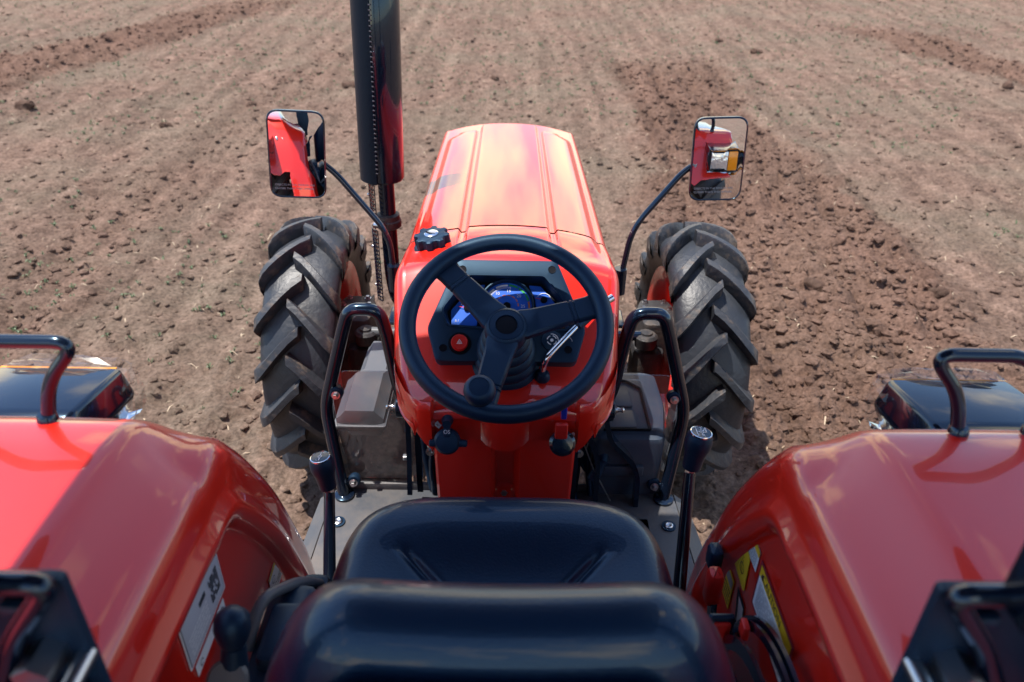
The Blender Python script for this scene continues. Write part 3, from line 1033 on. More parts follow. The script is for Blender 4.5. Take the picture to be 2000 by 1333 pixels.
# ---------------------------------------------------------------- mirrors
def mirror(sx, C, nrm, lean, w, h, letters):
    M = frame(C, nrm) @ Matrix.Rotation(R(lean), 4, 'Z')
    pl = round_poly(rect(w, h), .030, 7)
    mb = MB()
    ins = shrink(pl, .0045)
    back = shrink(pl, .012)
    rr = [(ins, .0022), (shrink(pl, .0028), .0045), (pl, .002), (pl, -.008), (shrink(pl, .004), -.016), (back, -.021)]
    rg = [[M @ Vector((x, y, z)) for x, y in p] for p, z in rr]
    o = mb.add(*loft(rg, True, False, True)).build("mirror", BLK, T, ang=45)
    # very slightly convex glass
    g = MB()
    rg = [[M @ Vector((x * k, y * k, .0055 - (x * x + y * y) * k * k / 4.0)) for x, y in ins] for k in (1.0, .85, .7, .55, .4, .25, .1)]
    g.add(*loft(rg, True, False, True)).build("mirror_glass", MIRROR, o)
    for i, t in enumerate(letters):
        text_mesh(t, .0072, M @ Matrix.Translation((-w * .41, -h * .345 - i * .0095, .0042)), "lettering", GREY, o, 'LEFT')
    MB().add(*lathe([(.018, -.03), (.020, -.018), (.014, -.010)], M, 20)).build("pivot", BLK, o)
    return M
def mirror_arm(pts):
    o = MB().add(*tube(pts, .0075, 14, .05)).build("mirror_arm", BLK, T)
    return o
LT = ("OBJECTS IN THE MIRROR ARE", "CLOSER THAN THEY APPEAR")
ML = mirror(-1, (-.517, 1.85, 1.180), (.163, -.985, .045), -4.5, .136, .216, LT)
MR = mirror(1, (.511, 1.85, 1.186), (-.014, -.998, .066), 2.5, .130, .206, LT)
mirror_arm([(-.508, 1.872, 1.185), (-.44, 1.868, 1.140), (-.305, 1.84, .978), (-.296, 1.82, .855)])
mirror_arm([(.502, 1.872, 1.190), (.44, 1.868, 1.155), (.318, 1.84, 1.005), (.296, 1.82, .855)])
for s_ in (-1, 1):
    o = MB().add(*tube([(s_ * .296, 1.82, .900), (s_ * .296, 1.82, .828)], .0165, 18)).build("mirror_bracket", BLK, T)
    MB().add(*box((s_ * .270, 1.82, .868), (.036, .03, .056), None, .004)).build("bracket_arm", BLK, o)
    MB().add(*box((s_ * .2545, 1.82, .862), (.006, .05, .085), None, .002)).build("bracket_plate", BLK, o)
    for z in (.885, .838):
        bolt(frame((s_ * .2575, 1.802, z), (s_, 0, 0)), .006).build("bolt", ZINC, o)

# ---------------------------------------------------------------- front and rear wheels
def tyre_lug_mesh(side, Rr, hwid, name):
    k = Rr / .42
    st = [(-.022, .050, .421, .0135), (.010, .0, .421, .014), (.045, -.070, .420, .0145), (.080, -.145, .417, .0155), (.110, -.210, .411, .017), (.132, -.255, .402, .018), (.149, -.285, .384, .021), (.155, -.300, .345, .019)]
    rg = []
    wk = hwid / .15
    for x, ph, rt_, hw_ in st:
        base = (.366 if x < .11 else .352 if x < .14 else .325 if x < .151 else .308)
        tw, bw = hw_ / .40, (hw_ + .010) / .39
        x_ = side * x * wk
        xi = x_ if x < .15 else side * .140 * wk
        def cyl(xx, p, r_):
            return Vector((xx, r_ * k * math.sin(p), r_ * k * math.cos(p)))
        rg.append([cyl(xi, ph - bw, base), cyl(x_, ph - tw - .003, rt_ - .004), cyl(x_, ph - tw + .006, rt_), cyl(x_, ph + tw - .006, rt_), cyl(x_, ph + tw + .003, rt_ - .004), cyl(xi, ph + bw, base)])
    V, F = loft(rg)
    m_ = bpy.data.meshes.new(name)
    m_.from_pydata([tuple(v) for v in V], [], F)
    finish(m_, 40)
    m_.materials.append(LUGRUB)
    return m_
def wheel(name, C, Rr, hwid, out, npitch, meshes, steer=0.0):
    """wheel built round its own centre, axle along x; out = +1/-1 for the outer side"""
    k, wk = Rr / .42, hwid / .15
    ax = Matrix.Rotation(R(90), 4, 'Y')           # local z -> world x
    def lz(prof, n=64):
        return lathe([(r_ * k, h * wk * out) for r_, h in prof], ax, n, cap=False)
    me_ = bpy.data.meshes.new(name)
    # disc and hub
    mb = MB()
    mb.add(*lz([(.004, .055), (.050, .055), (.055, .045), (.085, .043), (.09, .050), (.12, .050), (.15, .030), (.205, .026), (.222, .02)]))
    mb.add(*lz([(.004, .030), (.05, .030), (.085, .030), (.12, .036), (.15, .020), (.205, .016), (.222, .008)]))
    me_.from_pydata(mb.v, [], mb.f)
    finish(me_, 40)
    me_.materials.append(ORANGE)
    o = bpy.data.objects.new(name, me_)
    col.objects.link(o)
    o.parent = T
    o.location = Vector(C) - WLOC[T]
    o.rotation_euler.z = steer
    def child(nm, mesh, rx=0.0):
        c = bpy.data.objects.new(nm, mesh)
        col.objects.link(c)
        c.parent = o
        c.rotation_euler = (rx, 0, 0)
        return c
    def mk(nm, V, F, material, ang=40):
        m_ = bpy.data.meshes.new(nm)
        m_.from_pydata([tuple(v) for v in V], [], F)
        finish(m_, ang)
        m_.materials.append(material)
        return child(nm, m_)
    mk("rim", *lz([(.222, .02), (.225, .07), (.245, .098), (.262, .106), (.276, .112), (.278, .106), (.266, .098), (.250, .090), (.240, .0), (.250, -.090), (.266, -.098), (.278, -.106), (.276, -.112), (.262, -.106), (.245, -.098), (.225, -.06), (.218, .0), (.222, .02)]), ORANGE)
    mk("tyre", *lz([(.267, .100), (.280, .118), (.298, .130), (.315, .139), (.340, .140), (.355, .132), (.366, .113), (.374, .080), (.379, .040), (.380, 0), (.379, -.040), (.374, -.080), (.366, -.113), (.355, -.132), (.340, -.140), (.315, -.139), (.298, -.130), (.280, -.118), (.267, -.100)], 96), RUBBER, 60)
    for q in range(npitch):
        child("tyre_lug", meshes[0], 2 * math.pi * q / npitch)
        child("tyre_lug", meshes[1], 2 * math.pi * (q + .5) / npitch)
    for q in range(6):
        a = 2 * math.pi * q / 6
        Mt = Matrix.Translation((out * .048 * wk, .105 * k * math.cos(a), .105 * k * math.sin(a))) @ Matrix.Rotation(R(90) * out, 4, 'Y')
        bb = bolt(Mt, .009, .012)
        mk("wheel_bolt", bb.v, bb.f, ZINC)
    return o
fl = (tyre_lug_mesh(1, .42, .117, "tyre_lug"), tyre_lug_mesh(-1, .42, .117, "tyre_lug"))
wheel("front_wheel", (-.609, 2.2, .415), .42, .117, -1, 16, fl, R(1))
wheel("front_wheel", (.600, 2.2, .415), .42, .117, 1, 16, fl, R(1))
rl = (tyre_lug_mesh(1, .55, .165, "tyre_lug"), tyre_lug_mesh(-1, .55, .165, "tyre_lug"))
wheel("rear_wheel", (-.665, .36, .545), .55, .165, -1, 20, rl)
wheel("rear_wheel", (.665, .36, .545), .55, .165, 1, 20, rl)

# ---------------------------------------------------------------- front axle, engine, chassis
MB().add(*box((0, 2.2, .40), (.78, .10, .11), None, .02)).build("front_axle", CAST, T)
MB().add(*box((0, 2.22, .74), (.36, 1.02, .34), None, .03)).add(*box((0, 2.2, .52), (.30, 1.1, .18), None, .03)).build("engine_block", CAST, T)
MB().add(*box((0, 1.0, .40), (.26, 1.5, .20), None, .04)).add(*box((0, .38, .50), (.40, .40, .34), None, .05)).build("transmission", CAST, T)
MB().add(*box((0, .36, .545), (1.0, .14, .14), None, .03)).build("rear_axle", CAST, T)
for s_ in (-1, 1):
    pl = round_poly([(-.055, -.085), (.055, -.085), (.066, .02), (.045, .085), (-.045, .085), (-.066, .02)], .02, 4)
    kn = MB().add(*prism(pl, Matrix.Translation((s_ * .487, 2.185, 0)), .30, .565, .012)).add(*box((s_ * .455, 2.12, .40), (.10, .13, .17), None, .02)).build("steering_knuckle", CAST, T)
    for bx, by in ((-.030, .06), (.030, .06), (-.042, .015), (.042, .015), (0, -.06)):
        bolt(frame((s_ * .487 + bx, 2.185 + by, .565), (0, 0, 1), (0, 1, 0)), .0075, .009).build("bolt", ZINC, kn)
    MB().add(*lathe([(.034, -.03), (.036, .004), (.028, .012), (.020, .013), (.018, .019), (.004, .020)], Matrix.Translation((s_ * .438, 2.075, .535)), 28)).build("ball_joint", CAST, kn)
    MB().add(*tube([(s_ * .17, 2.085, .530), (s_ * .42, 2.077, .538)], .016, 16)).build("steering_rod", mat("grey_rod", (.10, .11, .12), .35) if s_ < 0 else BLK, T)
    MB().add(*box((s_ * .335, 2.15, .555), (.075, .10, .012), None, .004)).add(*box((s_ * .30, 2.12, .50), (.10, .014, .10), None, .004)).build("axle_bracket", BLK, T)
# boxes ahead of the step
mb = MB()
prof = [(-.060, -.02), (-.060, .012), (-.050, .020), (-.036, .036), (.036, .036), (.050, .020), (.060, .012), (.060, -.02)]
rings = []
for y, sc, dz in ((1.525, .90, -.02), (1.535, .98, 0), (1.60, 1, 0), (1.70, 1, .0), (1.715, .95, 0), (1.72, .78, .0), (1.86, .70, .0), (1.875, .62, -.02)):
    rings.append([(-.360 + x * sc + (.012 if y > 1.71 else 0), y, .605 + z + (dz if z > 0 else 0)) for x, z in prof])
tb = MB().add(*loft(rings)).build("tool_box", GREYPL, T, ang=30)
MB().add(*box((-.360, 1.62, .565), (.095, .10, .07), None, .012)).build("box_body", GREYPL, tb)
MB().add(*box((-.360, 1.60, .6005), (.132, .165, .012), None, .005)).build("lid_rim", GREYPL, tb)
mb = MB()
pl = round_poly([(.215, 1.455), (.385, 1.455), (.408, 1.60), (.405, 1.735), (.375, 1.75), (.215, 1.75)], .022, 5)
bb = MB().add(*prism(pl, I4, .40, .628, .016)).build("battery_box", DARKBOX, T, ang=30)
def bar(x0, y0, x1, y1, w_, z):
    d = Vector((x1 - x0, y1 - y0, 0))
    L = d.length
    Mt = Matrix.Translation(((x0 + x1) / 2, (y0 + y1) / 2, z)) @ Matrix.Rotation(math.atan2(d.y, d.x), 4, 'Z')
    return box((0, 0, 0), (L, w_, .008), Mt, .003)
MB().add(*bar(.353, 1.490, .352, 1.66, .007, .630)).add(*bar(.352, 1.66, .318, 1.695, .007, .630)).add(*bar(.318, 1.695, .24, 1.70, .007, .630)).add(*bar(.24, 1.489, .353, 1.489, .006, .630)).build("lid_groove", WELL, bb)
for y in (1.515, 1.60):
    MB().add(*prism(round_poly(rect(.075, .07, .285, y + .015), .008, 3), I4, .627, .6335, .003)).build("lid_panel", DARKBOX, bb, ang=30)
MB().add(*box((.275, 1.450, .535), (.13, .012, .03), None, .004)).build("box_rib", DARKBOX, bb)
MB().add(*tube([(.235, 1.50, .58), (.245, 1.46, .575), (.215, 1.43, .52)], lambda t: .014 + .002 * math.sin(t * 90), 14, .03)).build("hose", BLKPL, T)

# ---------------------------------------------------------------- steps, shields, grab rails
for s_ in (-1, 1):
    pl = [(s_ * .13, .60), (s_ * .405, .60), (s_ * .435, 1.20), (s_ * .425, 1.462), (s_ * .15, 1.462)]
    if s_ > 0: pl = pl[::-1]
    st = MB().add(*prism(round_poly(pl, .015, 3), I4, .438, .452, .003)).build("step_plate", STEEL, T, ang=30)
    V = [(s_ * .437, .62, .450), (s_ * .437, 1.20, .4505), (s_ * .427, 1.458, .4505), (s_ * .462, 1.455, .425), (s_ * .482, 1.20, .420), (s_ * .482, .62, .42)]
    MB().add(V + [(x, y, z - .006) for x, y, z in V], [(0, 1, 4, 5), (1, 2, 3, 4), (6, 11, 10, 7), (7, 10, 9, 8), (5, 4, 10, 11), (4, 3, 9, 10), (2, 8, 9, 3), (0, 5, 11, 6)]).build("step_edge", STEEL, st, smooth=False)
    MB().add(*box((s_ * .285, 1.468, .455), (.26, .012, .030), None, .004)).build("front_lip", STEEL, st)
    MB().add(*lathe([(.017, 0), (.017, .003), (.012, .0035), (.0118, .0015)], Matrix.Translation((s_ * .395, 1.345, .4525)), 24)).build("washer", BLKPL, st)
    MB().add(*lathe([(.0105, .0015), (.0105, .005), (.007, .0065), (.003, .005)], Matrix.Translation((s_ * .395, 1.345, .4525)), 20)).build("screw", ZINC, st)
    mat_pl = round_poly([(s_ * .16, 1.05), (s_ * .36, 1.05), (s_ * .375, 1.20), (s_ * .345, 1.34), (s_ * .16, 1.37)][::(-1 if s_ > 0 else 1)], .03, 4)
    MB().add(*prism(mat_pl, I4, .4515, .4555, .002)).build("foot_mat", STEEL, st, ang=30)
    gr = MB().add(*tube([(s_ * .397, 1.437, .455), (s_ * .432, 1.50, .680), (s_ * .366, 1.50, .905), (s_ * .350, 1.50, .950), (s_ * .285, 1.50, .950), (s_ * .272, 1.50, .895), (s_ * .254, 1.50, .745), (s_ * .236, 1.49, .70), (s_ * .20, 1.475, .69)], .0150, 18, .045, 9)).build("grab_rail", BLK, T)
    MB().add(*lathe([(.024, 0), (.024, .006), (.016, .009)], Matrix.Translation((s_ * .396, 1.436, .4525)), 20)).build("rail_foot", BLK, gr)
    for p, d in (((s_ * .398, 1.492, .728), (s_ * .424, 1.50, .722)), ((s_ * .372, 1.456, .488), (s_ * .400, 1.448, .490))):
        MB().add(*tube([d, p], .007, 10)).build("rail_lug", BLK, gr)
        MB().add(*lathe([(.015, -.010), (.0165, -.006), (.0165, .006), (.013, .009)], frame(p, (0, -1, .2)), 20)).build("rubber_mount", BLKPL, gr)
        bolt(frame((p[0], p[1] - .012, p[2]), (0, -1, .2)), .007, .012).build("bolt", ZINC, gr)
    pl = round_poly([(.215, .47), (.385, .47), (.405, .60), (.412, .76), (.385, .785), (.225, .785)], .035, 5)
    V = [(s_ * x, 1.478 + (z - .47) * .06 + d_, z) for d_ in (0, .004) for x, z in pl]
    n_ = len(pl)
    F = [tuple(range(n_)), tuple(range(n_, 2 * n_))[::-1]] + [(i, (i + 1) % n_, n_ + (i + 1) % n_, n_ + i) for i in range(n_)]
    sd = MB().add(V, F).build("clear_shield", ACRYL, T, smooth=False)
    # pedal pivot below the cowl
    pv = MB().add(*tube([(s_ * .20, 1.42, .742), (s_ * .245, 1.42, .742)], .026, 20)).build("pedal_pivot", BLK, T)
    MB().add(*lathe([(.018, 0), (.020, .003), (.011, .006), (.006, .010), (.005, .018), (.007, .022), (.004, .026)], frame((s_ * .245, 1.42, .742), (s_, 0, 0)), 14)).build("grease_nipple", ZINC, pv)
    MB().add(*tube([(s_ * .19, 1.44, .735), (s_ * .04, 1.44, .735)], .018, 14)).build("pivot_shaft", CAST, pv)
def flat_bar(path, w_, t_, name, material, parent, wdir=(1, 0, 0), rr=.03):
    P = fillet(path, rr, 6)
    wd_ = Vector(wdir).normalized()
    rg = []
    for i, p in enumerate(P):
        t = ((P[min(i + 1, len(P) - 1)] - P[max(i - 1, 0)])).normalized()
        sdn = (wd_ - t * wd_.dot(t)).normalized()
        nn_ = t.cross(sdn)
        rg.append([p + sdn * a * w_ / 2 + nn_ * b * t_ / 2 for a, b in ((-1, -1), (1, -1), (1, 1), (-1, 1))])
    return MB().add(*loft(rg)).build(name, material, parent, ang=30)
def pedal(path, pad, name, nmats=BLK):
    o = flat_bar(path, .012, .024, name, nmats, T)
    MB().add(*box((pad[0], pad[1] - .03, pad[2] - .01), (.06, .045, .014), None, .005)).build("pedal_pad", BLKPL, o)
pedal([(-.222, 1.42, .72), (-.224, 1.42, .62), (-.226, 1.40, .50)], (-.228, 1.375, .487), "clutch_pedal")
flat_bar([(-.205, 1.432, .70), (-.205, 1.43, .48)], .014, .014, "clutch_rod", BLK, T)
MB().add(*box((-.232, 1.418, .595), (.018, .012, .012), None, .002)).build("rod_clip", ZINC, T)
pedal([(.185, 1.43, .73), (.195, 1.44, .66), (.225, 1.44, .58), (.222, 1.41, .46)], (.222, 1.37, .465), "brake_pedal")
pedal([(.232, 1.42, .72), (.250, 1.44, .64), (.305, 1.45, .575), (.325, 1.44, .53), (.324, 1.42, .45)], (.322, 1.38, .455), "accelerator_pedal")
flat_bar([(.165, 1.43, .72), (.168, 1.42, .47)], .014, .014, "brake_rod", BLK, T)
MB().add(*tube([(.16, 1.45, .70), (.215, 1.43, .555), (.262, 1.42, .462)], .0018, 6, .02)).build("cable", ZINC, T)
HOSES = (([(.19, 1.52, .72), (.20, 1.50, .62), (.17, 1.46, .50), (.18, 1.40, .44)], .010), ([(.15, 1.55, .74), (.185, 1.50, .66), (.245, 1.50, .60)], .0075), ([(-.185, 1.50, .73), (-.20, 1.49, .60), (-.18, 1.46, .46)], .009),
         ([(.30, 1.46, .44), (.25, 1.47, .50), (.20, 1.47, .52), (.17, 1.50, .60)], .006), ([(-.16, 1.53, .72), (-.19, 1.53, .62), (-.25, 1.55, .57)], .006), ([(.215, 1.52, .74), (.222, 1.49, .66), (.205, 1.47, .56), (.215, 1.45, .45)], .0065))
for pts_, q in HOSES:
    MB().add(*tube(catmull(pts_, 5), q, 10)).build("hose", BLKPL, T)
for c_, sz_ in (((.198, 1.505, .690), (.030, .030, .040)), ((.185, 1.49, .545), (.040, .030, .030)), ((-.178, 1.50, .56), (.026, .026, .036))):
    MB().add(*box(c_, sz_, None, .005)).build("connector", BLKPL, T)
MB().add(*box((0, 1.62, .62), (.34, .10, .24), None, .02)).build("clutch_housing", CAST, T)
for s_ in (-1, 1):
    for z in (.665, .60):
        lk = MB().add(*tube([(s_ * .155, 1.46, z), (s_ * .185, 1.45, z - .004)], .013, 14)).build("linkage_joint", CAST, T)
        bolt(frame((s_ * .178, 1.436, z - .002), (0, -1, .2)), .0075, .01).build("bolt", ZINC, lk)
    MB().add(*tube([(s_ * .172, 1.46, .59), (s_ * .178, 1.46, .53), (s_ * .172, 1.45, .46)], .010, 12, .03)).build("linkage_rod", BLK, T)

# ---------------------------------------------------------------- gear levers
def gear_lever(base, neck, top, kn_r, letters):
    ax = (Vector(top) - Vector(neck)).normalized()
    o = MB().add(*tube([base, neck], lambda t: .0145 - .003 * t, 16)).build("gear_lever", BLK, T)
    MB().add(*lathe([(.0105, -.010), (.0105, .012), (.009, .014)], frame(neck, ax, (0, 1, 0)), 6)).build("lock_nut", ZINC, o)
    L = (Vector(top) - Vector(neck)).length
    K = frame(neck, ax * .72 + Vector((0, -.25, .55)), (0, 1, 0)) if False else frame(neck, ax, (0, 1, 0))
    MB().add(*lathe([(.012, .010), (kn_r * .70, .014), (kn_r * .74, L * .35), (kn_r * .82, L * .52), (kn_r * .98, L * .68), (kn_r, L * .82), (kn_r * .94, L * .92), (kn_r * .80, L * .985), (kn_r * .5, L)], K, 32)).build("gear_knob", BLKPL, o)
    D = frame(Vector(top) + ax * .0005, ax, (0, 1, 0))
    MB().add(*lathe([(kn_r * .80, -.004), (kn_r * .80, .0012), (kn_r * .74, .0018), (kn_r * .73, .0008)], D, 36)).build("cap_ring", CHROME, o)
    MB().add(*lathe([(kn_r * .735, -.003), (kn_r * .735, .0010), (.001, .0014)], D, 32)).build("knob_cap", BLK, o)
    k = kn_r
    def bar2(x0, y0, x1, y1):
        d = Vector((x1 - x0, y1 - y0))
        nrm = Vector((-d.y, d.x)).normalized() * k * .035
        return [D @ Vector((x * k + sx_ * nrm.x, y * k + sx_ * nrm.y, .0019)) for x, y, sx_ in ((x0, y0, -1), (x1, y1, -1), (x1, y1, 1), (x0, y0, 1))], [(0, 1, 2, 3)]
    mb = MB()
    if letters:
        mb.add(*bar2(-.35, -.22, -.35, .30)).add(*bar2(-.35, .0, -.12, .0)).add(*bar2(.12, 0, .38, 0)).add(*bar2(.38, 0, .38, .30)).add(*bar2(.10, .10, .30, .35)).add(*bar2(.05, -.12, .05, -.22))
        for s_, x, y in (("1", -.38, .46), ("2", .02, .42), ("4", .34, .44), ("3", -.34, -.42), ("R", .08, -.42)):
            text_mesh(s_, k * .44, D @ Matrix.Translation((x * k, y * k, .0020)), "lettering", WHITE, o)
        text_mesh("N", k * .24, D @ Matrix.Translation((0, 0, .0020)), "lettering", WHITE, o)
    else:
        mb.add(*bar2(0, .14, 0, .5)).add(*bar2(0, -.14, 0, -.5))
        text_mesh("N", k * .26, D @ Matrix.Translation((0, 0, .0020)), "lettering", WHITE, o)
        text_mesh("H", k * .30, D @ Matrix.Translation((.25 * k, .42 * k, .0020)), "lettering", WHITE, o)
        text_mesh("L", k * .30, D @ Matrix.Translation((-.2 * k, -.42 * k, .0020)), "lettering", WHITE, o)
    mb.add(*arc_strip(D, k * .13, k * .17, 0, 6.283, .0019, 20))
    mb.build("gate_pattern", WHITE, o)
gear_lever((.352, 1.02, .45), (.372, 1.185, .765), (.382, 1.190, .862), .0265, True)
gear_lever((-.352, 1.03, .45), (-.360, 1.195, .690), (-.370, 1.200, .778), .0250, False)

# ---------------------------------------------------------------- fenders
FPATH = [(-.46, .70), (-.42, .92), (-.30, 1.09), (-.10, 1.158), (.2, 1.176), (.5, 1.180), (.70, 1.178), (.775, 1.174), (.825, 1.163), (.862, 1.132), (.900, 1.078), (.957, 1.0), (1.035, .87), (1.10, .725), (1.155, .583), (1.185, .45)]
FP = [(v.x, v.y) for v in catmull([(a, b, 0) for a, b in FPATH], 5)]
FCY, FCZ = .42, .45
def fender(s_):
    # (x, scale) across, from the lower inside of the wall over the top to the outer lip
    prof = [(.404, .30), (.404, .50), (.404, .70), (.404, .752), (.4025, .762), (.395, .770), (.386, .780), (.380, .790), (.379, .804), (.381, .812), (.3925, .828), (.395, .845), (.3955, .868), (.399, .885), (.404, .897), (.412, .907), (.4225, .9155),
            (.440, .932), (.455, .950), (.470, .969), (.480, .982), (.488, .990), (.497, .9945), (.508, .9965), (.56, .9985), (.64, 1.0), (.72, 1.0), (.775, .9985), (.79, .996), (.802, .990), (.809, .980), (.810, .955)]
    rings = []
    for y, z in FP:
        low = z < .915 and y > .6
        ring = []
        for x, k in prof:
            if low and x > .50:
                x = .50 + (x - .50) * .04
            # the wall leans a little outward towards the front foot
            bl = float(ss(.805, .905, y)) if z > .4 else 0
            kA = .9155 + (.992 - .9155) * bl
            k2 = k * kA / .9155 if k <= .9155 else kA + (1 - kA) * (k - .9155) / (1 - .9155)
            ring.append((s_ * x, FCY + (y - FCY) * k2, max(FCZ + (z - FCZ) * k2, .452)))
        rings.append(ring)
    o = MB().add(*loft(rings, False, False, False)).build("fender", ORANGE, T, ang=55)
    return o
fenders = {s_: fender(s_) for s_ in (-1, 1)}
for s_ in (-1, 1):
    fd = fenders[s_]
    # grab handle on the top front edge
    x0, x1 = s_ * .603, s_ * .70
    h = MB().add(*tube([(x0, .815, 1.165), (s_ * .592, .825, 1.222), (s_ * .546, .835, 1.277), (s_ * .672, .835, 1.277), (s_ * .705, .825, 1.222), (s_ * .70, .815, 1.165)], .0092, 16, .030, 8)).build("grab_handle", BLK, T)
    for x in (x0, s_ * .70):
        MB().add(*lathe([(.0135, -.004), (.0125, .003), (.0105, .006)], Matrix.Translation((x, .815, 1.172)), 16)).build("handle_boss", BLK, h)
    # lamp in front of the fender
    pl = round_poly([(s_ * .632, 1.085), (s_ * .618, 1.036), (s_ * .650, .975), (s_ * .835, .975), (s_ * .850, 1.036), (s_ * .835, 1.085)][::s_], .008, 3)
    LMM = Matrix(((1, 0, 0, 0), (0, 0, 1, 0), (0, 1, 0, 0), (0, 0, 0, 1)))
    rr = []
    for y, k in ((.90, .93), (.905, .97), (.92, 1), (1.05, 1.0), (1.058, .98)):
        rr.append([(s_ * .735 + (x - s_ * .735) * k, y, 1.03 + (z - 1.03) * k + (.022 if y < 1.0 else 0)) for x, z in pl])
    lm = MB().add(*loft(rr)).build("lamp", BLK, T, ang=30)
    MB().add(*box((s_ * .705, 1.064, 1.03), (.115, .014, .085), None, .005)).build("clear_lens", LENS, lm)
    MB().add(*box((s_ * .798, 1.064, 1.03), (.065, .014, .085), None, .005)).build("amber_lens", AMBER, lm)
    MB().add(*box((s_ * .735, 1.060, 1.082), (.19, .006, .004), None, .001)).build("lens_seal", AMBER, lm)
    # crinkled clear wrapping film round the front of the lamp
    V, F = [], []
    nU, nV_ = 28, 9
    for i in range(nU + 1):
        t = i / nU
        p = pl[int(t * (len(pl) - 1))] if False else None
        a = t * 2 * math.pi
        for j in range(nV_):
            v_ = j / (nV_ - 1)
            ca, sa = math.cos(a), math.sin(a)
            e_ = 1 / max(abs(ca) ** 4 + abs(sa) ** 4, 1e-6) ** .25
            cr = .006 * (random.random() - .3) * (.3 + v_)
            V.append((s_ * .734 + (.113 + cr) * e_ * ca, 1.02 + .065 * v_ + .004 * random.random(), 1.030 + (.058 + cr) * e_ * sa))
    for i in range(nU):
        for j in range(nV_ - 1):
            a = i * nV_ + j
            F.append((a, a + 1, a + nV_ + 1, a + nV_))
    MB().add(V, F).build("wrapping_film", FILM, lm, smooth=False)
    for x in (.545, .595):
        if s_ < 0:
            MB().add(*lathe([(.009, -.004), (.009, .002), (.004, .004)], frame((s_ * x, .919, 1.055), (0, .80, .6)), 12)).build("rivet", ZINC, fd)
MB().add(*lathe([(.009, -.004), (.009, .002), (.004, .004)], frame((.56, .967, .99), (0, .86, .5)), 12)).build("rivet", ZINC, fenders[1])

# stickers on the inner walls
def sticker(s_, corners, material, parent, frame_mat=None, name="sticker", lift=0.0):
    """corners as (y,z) on the inner wall, in order; flat and 1 mm thick"""
    x = s_ * (.4035 - .002 - lift)
    n_ = len(corners)
    V = [(x, y, z) for y, z in corners] + [(x + s_ * .001, y, z) for y, z in corners]
    F = [tuple(range(n_)), tuple(range(n_, 2 * n_))[::-1]] + [(i, (i + 1) % n_, n_ + (i + 1) % n_, n_ + i) for i in range(n_)]
    return MB().add(V, F).build(name, material, parent, smooth=False)
def lerp2(c, u_, v_):
    a = Vector(c[0]).lerp(Vector(c[1]), u_)
    b = Vector(c[3]).lerp(Vector(c[2]), u_)
    q = a.lerp(b, v_)
    return (q.x, q.y)
def sub(c, u0, u1, v0, v1):
    return [lerp2(c, u0, v0), lerp2(c, u1, v0), lerp2(c, u1, v1), lerp2(c, u0, v1)]
def microtext(s_, c, rows, material, parent, u0=.06, u1=.94, v0=.05, v1=.95, lift=.0006):
    mb = MB()
    x = s_ * (.4035 - .002 - lift)
    for k in range(rows):
        v_ = v0 + (v1 - v0) * (k + .25) / rows
        vv = v0 + (v1 - v0) * (k + .65) / rows
        q = u0
        while q < u1 - .03:
            L = random.uniform(.04, .16)
            e_ = min(q + L, u1)
            pts = sub(c, q, e_, v_, vv)
            mb.add([(x, y, z) for y, z in pts], [(0, 1, 2, 3)])
            q = e_ + random.uniform(.012, .03)
    return mb.build("microprint", material, parent, smooth=False)
FL, FR = fenders[-1], fenders[1]
# left wall: big grey-white operation sticker, a slim one below it, and a small one at the front
c = [(.622, .985), (.622, .895), (.760, .895), (.760, .985)]
c = [(.766, .992), (.628, .990), (.628, .905), (.766, .905)]
sticker(-1, c, WHITE, FL)
sticker(-1, sub(c, .02, .98, .04, .96), DKPRINT, FL, lift=.0004)
sticker(-1, sub(c, .03, .97, .06, .94), mat("light_grey_print", (.48, .50, .56), .5), FL, lift=.0007)
mb = MB()
for k in range(9):
    for j in range(7):
        if random.random() < .22: continue
        pts = sub(c, .10 + k * .026, .122 + k * .026, .30 + j * .07, .355 + j * .07)
        mb.add([(-(.4035 - .0032), y, z) for y, z in pts], [(0, 1, 2, 3)])
mb.build("chart_marks", DKPRINT, FL, smooth=False)
sticker(-1, sub(c, .42, .58, .30, .40), DKPRINT, FL, lift=.0010)
microtext(-1, sub(c, .40, .95, .45, .9), 5, WHITE, FL, lift=.0011)
c = [(.752, .897), (.640, .897), (.640, .877), (.752, .877)]
sticker(-1, c, WHITE, FL)
for u_ in (.12, .86):
    mt = MB().add(*arc_strip(frame((-(.4035 - .003), *lerp2(c, u_, .5)), (1, 0, 0)), .004, .0055, 0, 5.4, 0, 12))
    mt.build("symbol", DKPRINT, FL)
c = [(.985, .755), (.915, .745), (.918, .690), (.988, .695)]
sticker(-1, c, WHITE, FL)
sticker(-1, sub(c, 0, 1, 0, .10), YEL, FL, lift=.0004)
for u_, v_ in ((.2, .35), (.75, .35), (.7, .72)):
    MB().add(*arc_strip(frame((-(.4035 - .003), *lerp2(c, u_, v_)), (1, 0, 0)), .006, .0075, .4, 5.9, 0, 12)).build("symbol", DKPRINT, FL)
microtext(-1, sub(c, .1, .6, .6, .9), 3, DKPRINT, FL)
